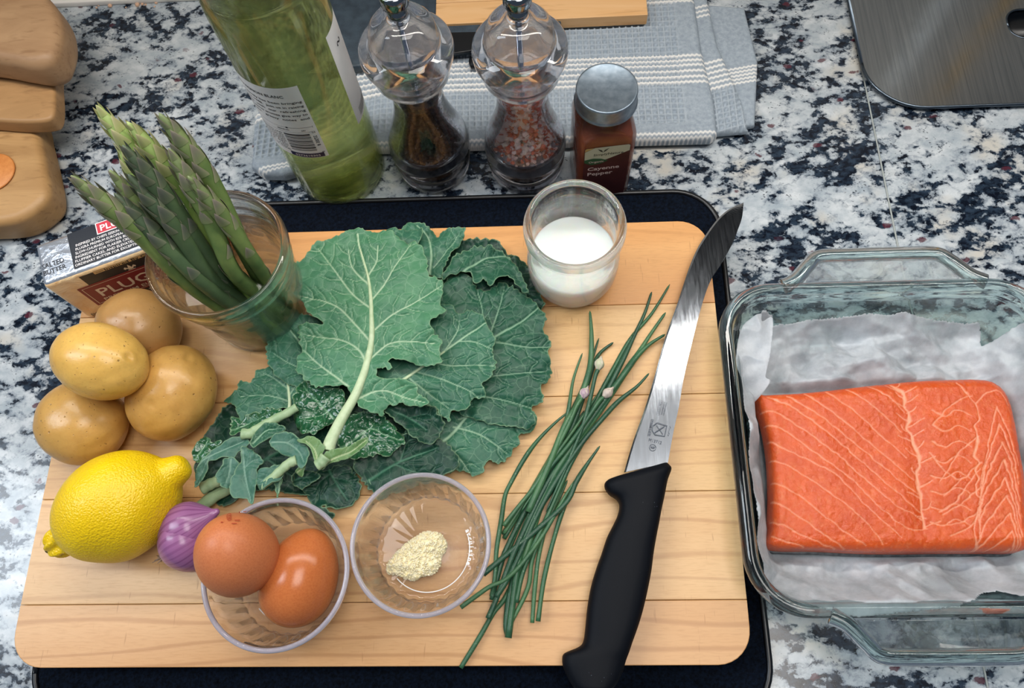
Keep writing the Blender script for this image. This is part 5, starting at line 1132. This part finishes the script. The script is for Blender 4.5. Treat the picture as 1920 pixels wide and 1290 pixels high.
# --- small cut leaves at the stem ends
SMALL = [('bright green cut kale leaf with a toothed tip nearest the lemon', [(90, 400), (140, 320), (200, 262), (245, 285), (262, 318), (340, 300), (342, 335), (240, 420), (150, 490), (100, 470)], .014, [[(120, 450), (200, 340), (230, 290)]], 'w'),
 ('long folded kale leaf running along the lowest left stem', [(118, 640), (128, 520), (200, 440), (280, 368), (400, 290), (480, 258), (560, 280), (580, 330), (500, 380), (455, 440), (430, 462), (390, 442), (300, 465), (236, 480), (222, 560), (190, 640), (130, 710)], .022, [[(130, 520), (230, 440), (380, 370), (520, 300)], [(240, 440), (180, 560), (140, 660)]], 's'),
 ('small pointed kale leaf hanging down left of the longer one', [(300, 620), (350, 520), (375, 452), (440, 440), (485, 490), (492, 540), (462, 600), (450, 660), (382, 718), (345, 690)], .0245, [[(420, 460), (400, 580), (370, 690)]], 's'),
 ('long smooth kale leaf hanging down towards the egg bowl', [(418, 700), (445, 600), (500, 460), (520, 350), (600, 375), (650, 415), (698, 470), (655, 520), (652, 640), (640, 730), (600, 850), (545, 800), (450, 800)], .0255, [[(520, 380), (530, 520), (560, 680), (590, 820)], [(530, 540), (590, 480), (650, 450)]], 's'),
 ('grey green kale leaf with lobed edge above the right cut stem', [(750, 310), (820, 250), (900, 228), (980, 258), (1050, 330), (1100, 390), (1085, 470), (1062, 532), (1012, 540), (962, 455), (880, 432), (800, 378)], .0270, [[(780, 320), (900, 320), (1000, 390), (1050, 490)], [(900, 320), (960, 280)]], 's'),
 ('small crumpled kale leaf wrapped around the right cut stem', [(650, 570), (720, 540), (800, 510), (862, 505), (880, 560), (835, 650), (765, 680), (700, 728), (655, 700)], .0240, [[(860, 560), (760, 600), (680, 660)]], 's'),
 ('narrow folded kale leaf draped over the middle cut stems', [(600, 330), (640, 220), (700, 160), (800, 150), (890, 190), (870, 235), (760, 290), (680, 330), (630, 370)], .0265, [[(620, 330), (720, 220), (860, 200)]], 'c'),
 ('thin drooping strip of kale leaf just above the egg bowl', [(800, 680), (850, 620), (862, 640), (845, 720), (832, 800), (820, 790), (812, 720)], .020, [[(850, 640), (825, 780)]], 'b'),
 ('pale folded leaf corner under the lobed kale leaf', [(970, 560), (1030, 530), (1080, 500), (1060, 560), (1035, 610), (1000, 600)], .0235, [[(990, 570), (1050, 540)]], 'y'),
 ('dark kale leaf with a wavy edge right of the drooping strip', [(960, 690), (955, 600), (1010, 560), (1110, 560), (1200, 600), (1170, 655), (1090, 690), (1040, 728), (1000, 700)], .0150, [[(970, 640), (1060, 620), (1160, 620)]], 'd')]
KS = []
for i, (lb, pl, z, vs, mt_) in enumerate(SMALL): KS.append(kale(lb, c8(pl), z, [c8(v_) for v_ in vs], mt_, .0030, seed=20 + i, serr=.0008, step=.0006))
def wing(s):   # the two curled flaps that flank the thick stem rise like a trough
    return s
Y1 = c8([(1150, 535), (1190, 470), (1235, 400), (1290, 375), (1365, 365), (1450, 335), (1530, 300), (1602, 280), (1590, 345), (1500, 410), (1420, 450), (1320, 480), (1250, 500), (1210, 545)])
A_y = P(*c8([(1400, 420)])[0], ZB)
kale('yellow green curled leaf flap right of the thick cream stem end', Y1, .0290, [c8([(1180, 530), (1300, 450), (1450, 390), (1590, 300)])], 'y', .0020, seed=40, serr=.0003)
Y2 = c8([(985, 290), (1030, 285), (1090, 258), (1160, 275), (1200, 320), (1235, 365), (1200, 430), (1165, 500), (1130, 440), (1110, 380), (1060, 330), (1010, 320)])
kale('olive curled leaf flap left of the thick cream stem end', Y2, .0290, [c8([(1170, 500), (1140, 380), (1060, 300)])], 'y', .0020, seed=41, serr=.0004)
# --- cut stems
def stem(root, pts, z0, z1, r0, r1):
    w_ = spline([P(x, y, ZB + z0 + (z1 - z0) * i / (len(pts) - 1)) for i, (x, y) in enumerate(c8(pts))], 8); n = len(w_)
    v, f = tube(w_, np.linspace(r0, r1, n) * (1 + .05 * np.sin(np.arange(n))), 14, flat=.7); mesh('stem', v, f, STM, root)
stem(KN, [(150, 890), (250, 800), (400, 715), (520, 650), (640, 600)], .006, .010, .0046, .0032)
stem(KS[1], [(175, 715), (250, 675), (330, 640), (450, 570), (560, 500)], .012, .014, .0042, .0032)
stem(KS[6], [(520, 245), (600, 240), (650, 205), (780, 130), (900, 70), (990, 15)], .0225, .025, .0036, .0028)
stem(KS[5], [(680, 700), (760, 640), (850, 560), (920, 500), (985, 470)], .024, .0275, .0026, .0034)
stem(KA, [(1160, 520), (1200, 490), (1240, 440)], .030, .031, .0034, .0040)

# ------------------------------------------------------------------ baking dish
DX0, DX1, DY0, DY1 = .1150, .3300, .0085, .2210
R_ = thing('baking_dish', 'square clear glass baking dish with loop handles right of the board', 'baking dish', ((DX0 + DX1) / 2, (DY0 + DY1) / 2, 0))
def rloft(levels, n=12):
    V, F = [], []; m_ = None
    for ins, rad, z in levels:
        pl = rrect(DX0 + ins, DY0 + ins, DX1 - ins, DY1 - ins, rad, n); m_ = len(pl); V += [(x, y, z) for x, y in pl]
    for i in range(len(levels) - 1):
        for k in range(m_): k2 = (k + 1) % m_; F.append([i * m_ + k, i * m_ + k2, (i + 1) * m_ + k2, (i + 1) * m_ + k])
    F.append(list(range(m_))[::-1]); F.append([(len(levels) - 1) * m_ + k for k in range(m_)])
    return V, F
lv = [(.024, .020, .0002), (.018, .024, .0010), (.0145, .027, .0045), (.0120, .028, .012), (.0065, .030, .036), (.0050, .031, .0415), (.0015, .034, .0425), (0, .036, .0455), (0, .036, .0500), (.0018, .034, .0525), (.0045, .031, .0535), (.0075, .029, .0520), (.0090, .027, .0480), (.0115, .026, .036), (.0170, .024, .012), (.0200, .022, .0075), (.0245, .018, .0056), (.03, .014, .0052)]
v, f = rloft(lv); mesh('dish_body', v, f, M['dishglass'], R_)
cxh = .2270
for sy, y0, nm in ((1, DY1, 'far'), (-1, DY0, 'near')):
    hw = .0545; o_ = .0212
    pth = spline([(cxh - hw - .012, y0 - sy * .0015, .0490), (cxh - hw - .003, y0 + sy * .003, .0492), (cxh - hw + .007, y0 + sy * (o_ - .0075), .0485), (cxh - hw + .015, y0 + sy * (o_ - .001), .0475), (cxh - .02, y0 + sy * o_, .047), (cxh + .02, y0 + sy * o_, .047), (cxh + hw - .015, y0 + sy * (o_ - .001), .0475), (cxh + hw - .007, y0 + sy * (o_ - .0075), .0485), (cxh + hw + .003, y0 + sy * .003, .0492), (cxh + hw + .012, y0 - sy * .0015, .0490)], 8)
    v1, f1 = tube(pth, .0050, 14, flat=.85)
    inner = [(cxh - hw + .004, y0 + sy * .001), (cxh + hw - .004, y0 + sy * .001), (cxh + hw - .013, y0 + sy * (o_ - .003)), (cxh - hw + .013, y0 + sy * (o_ - .003))]
    if sy < 0: inner = inner[::-1]
    v2_, f2_ = prism(spline([(a, b) for a, b in inner], 1, True) if 0 else inner, .0462, .0492, .0008, 2)
    v, f = join([(v1, f1)]); mesh('handle', v, f, M['dishglass'], R_)
    mesh('handle_web', v2_, f2_, glass('thin_web_glass_' + nm, '#eef7f6', thin=.55), R_)

# parchment paper
pp_ = [(1425, 588), (1449, 592), (1446, 604), (1540, 597), (1620, 592), (1700, 586), (1770, 594), (1848, 598), (1862, 615), (1862, 635), (1880, 628), (1900, 615), (1925, 603), (1965, 610), (1985, 660), (1990, 800), (2000, 1000), (1990, 1090), (1925, 1112), (1890, 1118), (1868, 1108), (1838, 1112), (1800, 1126), (1770, 1140), (1700, 1146), (1640, 1150), (1590, 1156), (1540, 1146), (1490, 1134), (1450, 1118), (1430, 1096), (1418, 1040), (1408, 960), (1400, 880), (1394, 800), (1386, 740), (1379, 665), (1390, 640), (1392, 610), (1416, 604)]
w2 = np.array([P(x, y, .034)[:2] for x, y in pp_]); e = []
for a, b in zip(w2, np.roll(w2, -1, 0)):
    L = np.linalg.norm(b - a); n = max(1, int(L / .0012))
    for k in range(n): t_ = k / n; nn = np.array([(b - a)[1], -(b - a)[0]]) / (L + 1e-9); e.append(a + (b - a) * t_ + nn * (.0005 if k % 2 else -.0005))
pts, q, d = sheet(np.array(e), .0010)
X, Y = pts[:, 0], pts[:, 1]
dw = np.minimum.reduce([X - (DX0 + .0165), (DX1 - .0165) - X, Y - (DY0 + .0165), (DY1 - .0165) - Y])
wall = np.clip(-dw / .007 + .35, 0, 1.0)
flat_z = .0078
z = flat_z + np.clip((.0125 - dw) / .020, 0, 1) ** 1.3 * .030 + .004 * np.clip(1 - d / .02, 0, 1)
cr = np.abs(fbm(X * 42 + 5, Y * 42 + 9, 3)); cr2 = np.abs(fbm(X * 110 + 1, Y * 60 + 3, 2)); cr3 = np.abs(vn(X * 25 + Y * 38, Y * 14 - X * 30))
outs = np.clip(np.maximum(np.maximum(.142 - X, X - .300), np.maximum(.048 - Y, Y - .156)) / .006, 0, 1)
tri = lambda u: np.abs((u % 1) * 2 - 1)
cw = 0
for k_, (an_, wl_, am_) in enumerate(((.3, .034, .0050), (1.25, .026, .0042), (2.1, .041, .0050), (2.75, .018, .0024), (.85, .015, .0020), (1.7, .012, .0014))):
    gt = np.clip(.5 + 1.1 * vn(X * 28 + k_ * 7, Y * 28 + k_ * 3), 0, 1); wu = .0025 * vn(X * 40 + k_, Y * 40)
    cw = cw + am_ * gt * tri((X * math.cos(an_) + Y * math.sin(an_) + wu) / wl_)
z = z + outs * (cw * 1.7 + .0008 * fbm(X * 160, Y * 160, 2))
# clear of the glass wall
lim = np.interp(dw, [-.0115, -.0075, -.0045, 0, .004, .02], [.056, .040, .020, .0095, .0079, .0064]); z = np.maximum(z, lim + .0006)
z = np.minimum(z, .050)
t = NT('parchment'); pn = t.noise(140, 5, .6, .4)
trl = t.n('ShaderNodeBsdfTranslucent'); trl.inputs[0].default_value = S('#eef0f2'); trp = t.n('ShaderNodeBsdfTransparent'); trp.inputs[0].default_value = S('#eef2f4')
t.set(t.mix(t.g(pn, .3, .7), S('#edf0f4'), S('#e2e7ee')), .38, t.bump(pn, .15, .0008), Specular_IOR_Level=.6)
m1 = t.n('ShaderNodeMixShader'); m1.inputs[0].default_value = .35; t.l(t.b.outputs[0], m1.inputs[1]); t.l(trl.outputs[0], m1.inputs[2])
m2 = t.n('ShaderNodeMixShader'); t.l(t.math('ADD', t.math('MULTIPLY', t.g(t.noise(34, 5, .65), .35, .65), .34), .26), m2.inputs[0]); t.l(m1.outputs[0], m2.inputs[1]); t.l(trp.outputs[0], m2.inputs[2]); t.l(m2.outputs[0], t.t.nodes['Material Output'].inputs[0])
o = mesh('parchment_paper', np.c_[pts, z], q, t.m, base=(.22, .11, .006)); solidify(o, .00012); tag(o, 'crumpled white parchment paper lining the glass dish under the salmon', 'paper')
# loose upper left ear and right hand wad of the parchment
def flap(pxs, z0, z1, seed, nm, lab):
    w3 = np.array([P(x, y, .045)[:2] for x, y in pxs]); e = spline(w3, 4, True); pts, q, d = sheet(e, .0008); X, Y = pts[:, 0], pts[:, 1]
    z = z0 + (z1 - z0) * (Y - Y.min()) / (Y.max() - Y.min()) + .0035 * (.5 - np.abs(fbm(X * 60 + seed, Y * 60, 2)))
    oo = mesh(nm, np.c_[pts, z], q, t.m, o); solidify(oo, .00012); return oo
flap([(1392, 612), (1425, 590), (1428, 604), (1449, 596), (1447, 660), (1440, 700), (1450, 708), (1436, 730), (1420, 745), (1405, 735), (1392, 700), (1382, 668)], .034, .047, 3, 'folded_ear', '')

# ------------------------------------------------------------------ salmon
SZ = .0335
sp_ = [(1419, 742), (1440, 741), (1500, 738), (1560, 732), (1600, 727), (1660, 720), (1720, 715), (1780, 712), (1840, 712), (1868, 722), (1888, 745), (1900, 785), (1908, 830), (1916, 880), (1921, 930), (1926, 990), (1928, 1020), (1915, 1033), (1860, 1034), (1780, 1034), (1700, 1035), (1620, 1034), (1540, 1030), (1448, 1026), (1447, 990), (1449, 930), (1446, 860), (1436, 800), (1425, 765)]
w2 = spline(np.array([P(x, y, SZ - .006)[:2] for x, y in sp_]), 5, True)
pts, q, d = sheet(w2, .00055)
FAT = [[(1450, 1005), (1475, 1015), (1510, 1025)], [(1450, 975), (1470, 985), (1520, 1010), (1570, 1028)], [(1450, 935), (1500, 970), (1560, 1010), (1590, 1028)], [(1450, 902), (1498, 928), (1555, 975), (1600, 1007), (1625, 1022)],
 [(1448, 860), (1492, 880), (1542, 915), (1606, 963), (1657, 1020)], [(1440, 822), (1480, 845), (1558, 883), (1590, 912), (1638, 963), (1690, 1008)], [(1437, 795), (1475, 808), (1530, 850), (1600, 900), (1640, 945), (1700, 990), (1740, 992)],
 [(1428, 768), (1460, 775), (1500, 800), (1560, 845), (1620, 895), (1680, 950), (1735, 972)], [(1440, 745), (1490, 765), (1550, 810), (1610, 860), (1665, 910), (1725, 962)], [(1475, 742), (1530, 775), (1590, 820), (1640, 862), (1690, 905), (1728, 930)],
 [(1510, 738), (1570, 780), (1630, 830), (1680, 872), (1715, 900)], [(1550, 735), (1600, 770), (1650, 815), (1700, 860)], [(1590, 730), (1640, 765), (1690, 810)], [(1630, 724), (1670, 750), (1695, 775)]]
for k in range(9):
    y = 765 + k * 33; lx = 1838 - 2 * k; FAT.append([(1866 + 4 * k, y), (lx + 10, y + 70), (lx - 2 + k, y + 150)]); FAT.append([(1866 + 4 * k, y), (1886 + 3 * k, y + 45), (1905 + 2 * k, y + 110)])
FAT += [[(1830, 820), (1800, 845), (1775, 880), (1760, 905)], [(1835, 870), (1800, 900), (1770, 930)], [(1838, 915), (1800, 945), (1765, 965)], [(1838, 955), (1800, 980), (1765, 985)], [(1740, 850), (1765, 880), (1790, 900), (1808, 895)], [(1745, 800), (1770, 770), (1800, 750), (1820, 745)], [(1760, 960), (1790, 940), (1815, 905), (1835, 880)], [(1780, 1005), (1815, 990), (1838, 960)], [(1825, 760), (1845, 740), (1868, 735), (1890, 760)]]
_sm = spline(np.array([(1672, 722), (1690, 740), (1698, 765), (1702, 800), (1712, 830), (1722, 870), (1728, 935), (1733, 990)], float), 3)
for k_, (sx_, sy_) in enumerate(_sm[1:]):
    sg_ = -1 if k_ % 2 else 1; FAT.append([(sx_, sy_), (sx_ + sg_ * 9, sy_ - 4), (sx_ + sg_ * (16 + 6 * (k_ % 3)), sy_ - 13)])
for k_ in range(8): FAT.append([(1745, 770 + 30 * k_), (1768, 782 + 29 * k_), (1792, 770 + 29 * k_), (1818, 782 + 29 * k_)])
SEAMS = [[(1672, 722), (1690, 740), (1698, 765), (1702, 800), (1712, 830), (1722, 870), (1728, 935), (1733, 990)], [(1795, 718), (1822, 756), (1830, 810), (1826, 870), (1836, 950), (1826, 1000), (1832, 1028)]]
fat = np.zeros(len(pts)); wig = np.stack([.0006 * vn(pts[:, 0] * 260, pts[:, 1] * 260), .0006 * vn(pts[:, 0] * 260 + 40, pts[:, 1] * 260)], 1)
for l_ in FAT:
    vp = spline([P(x, y, SZ)[:2] for x, y in l_], 5); ds, _ = segdist(pts + wig, vp, w=np.linspace(.00042, .00026, len(vp))); fat = np.maximum(fat, np.clip(1.7 - ds, 0, 1) * .8)
wig2 = np.stack([.0022 * vn(pts[:, 0] * 210, pts[:, 1] * 210), 0 * pts[:, 0]], 1)
for i, l_ in enumerate(SEAMS):
    vp = spline([P(x, y, SZ)[:2] for x, y in l_], 5); wd_ = (.0007 if i == 0 else .0004) ; ds, _ = segdist(pts + wig2, vp); ww = wd_ * (1.0 + 1.1 * np.clip(vn(pts[:, 0] * 30, pts[:, 1] * 240), 0, 1)); fat = np.maximum(fat, np.clip(1.6 - ds / ww, 0, 1))
rg = .0075
z = SZ - rg * (1 - np.sqrt(np.clip(1 - (1 - np.clip(d / rg, 0, 1)) ** 2, 0, 1))) + .0012 * fbm(pts[:, 0] * 28, pts[:, 1] * 28, 2) + .0025 * np.clip((pts[:, 0] - .19) / .08, -.5, 1) * np.clip(d / rg, 0, 1) - .00045 * fat + .00022 * fbm(pts[:, 0] * 420, pts[:, 1] * 420, 2)
# darker shallow groove by the centre seam
ds, _ = segdist(pts, spline([P(x, y, SZ)[:2] for x, y in SEAMS[0]], 5)); z = z - .0012 * np.exp(-(ds / .006) ** 2)
t = NT('salmon_flesh'); co = t.co()
fl_ = t.noise(55, 5, .6, .5); c = t.mix(t.g(fl_, .32, .68), S('#d85612'), S('#c9480b')); c = t.mix(t.math('MULTIPLY', t.g(t.noise(330, 4, .65, .4, t.co((1, .55, 1), (0, 0, .6))), .52, .72), .38), c, S('#e98a50'))
c = t.mix(t.math('MULTIPLY', t.attr('fat'), .72), c, S('#f4ab86'))
salm = t.set(c, .20, t.bump(t.math('ADD', t.noise(900, 4, .65, .5), t.math('MULTIPLY', t.noise(190, 3), 1.3)), .55, .0008), Specular_IOR_Level=.6, Subsurface_Weight=.10, Subsurface_Scale=.004, Subsurface_Radius=(1, .35, .15))
from collections import Counter
ec = Counter()
for k in range(4):
    for a, b in zip(q[:, k], q[:, (k + 1) % 4]): ec[(a, b)] += 1
be = [(a, b) for (a, b) in ec if (b, a) not in ec]; bi = sorted({i for p_ in be for i in p_})
V = np.c_[pts, z]; cxs, cys = pts.mean(0); lay = [V]; F = q.tolist(); prev = {i: i for i in bi}; n0 = len(V); fa = [fat]
for zl, ins in ((.0215, -.0004), (.0165, -.0008), (.0128, .0006)):
    ring = [(V[i, 0] + (cxs - V[i, 0]) * ins * 12, V[i, 1] + (cys - V[i, 1]) * ins * 12, zl) for i in bi]; mp = {i: n0 + k for k, i in enumerate(bi)}; n0 += len(ring); lay.append(ring); fa.append(np.zeros(len(ring)))
    F += [[prev[b], prev[a], mp[a], mp[b]] for a, b in be]; prev = mp
R_ = thing('salmon_fillet', 'thick raw orange salmon fillet with pale fat lines on parchment', 'salmon', (cxs, cys, .0095))
mesh('flesh', np.vstack(lay), F, salm, R_, attrs=dict(fat=np.concatenate(fa)))
bp = w2 + (np.array([cxs, cys]) - w2) * .006 + np.array([-.0004, -.0020])
v, f = prism(bp[::2] if np.sum(bp[:, 0] * np.roll(bp[:, 1], -1) - np.roll(bp[:, 0], -1) * bp[:, 1]) > 0 else bp[::-2], .0098, .0134, .0008, 2); mesh('skin', v, f, simple('salmon_skin', '#2e3338', .35, '#565c60', 300), R_)
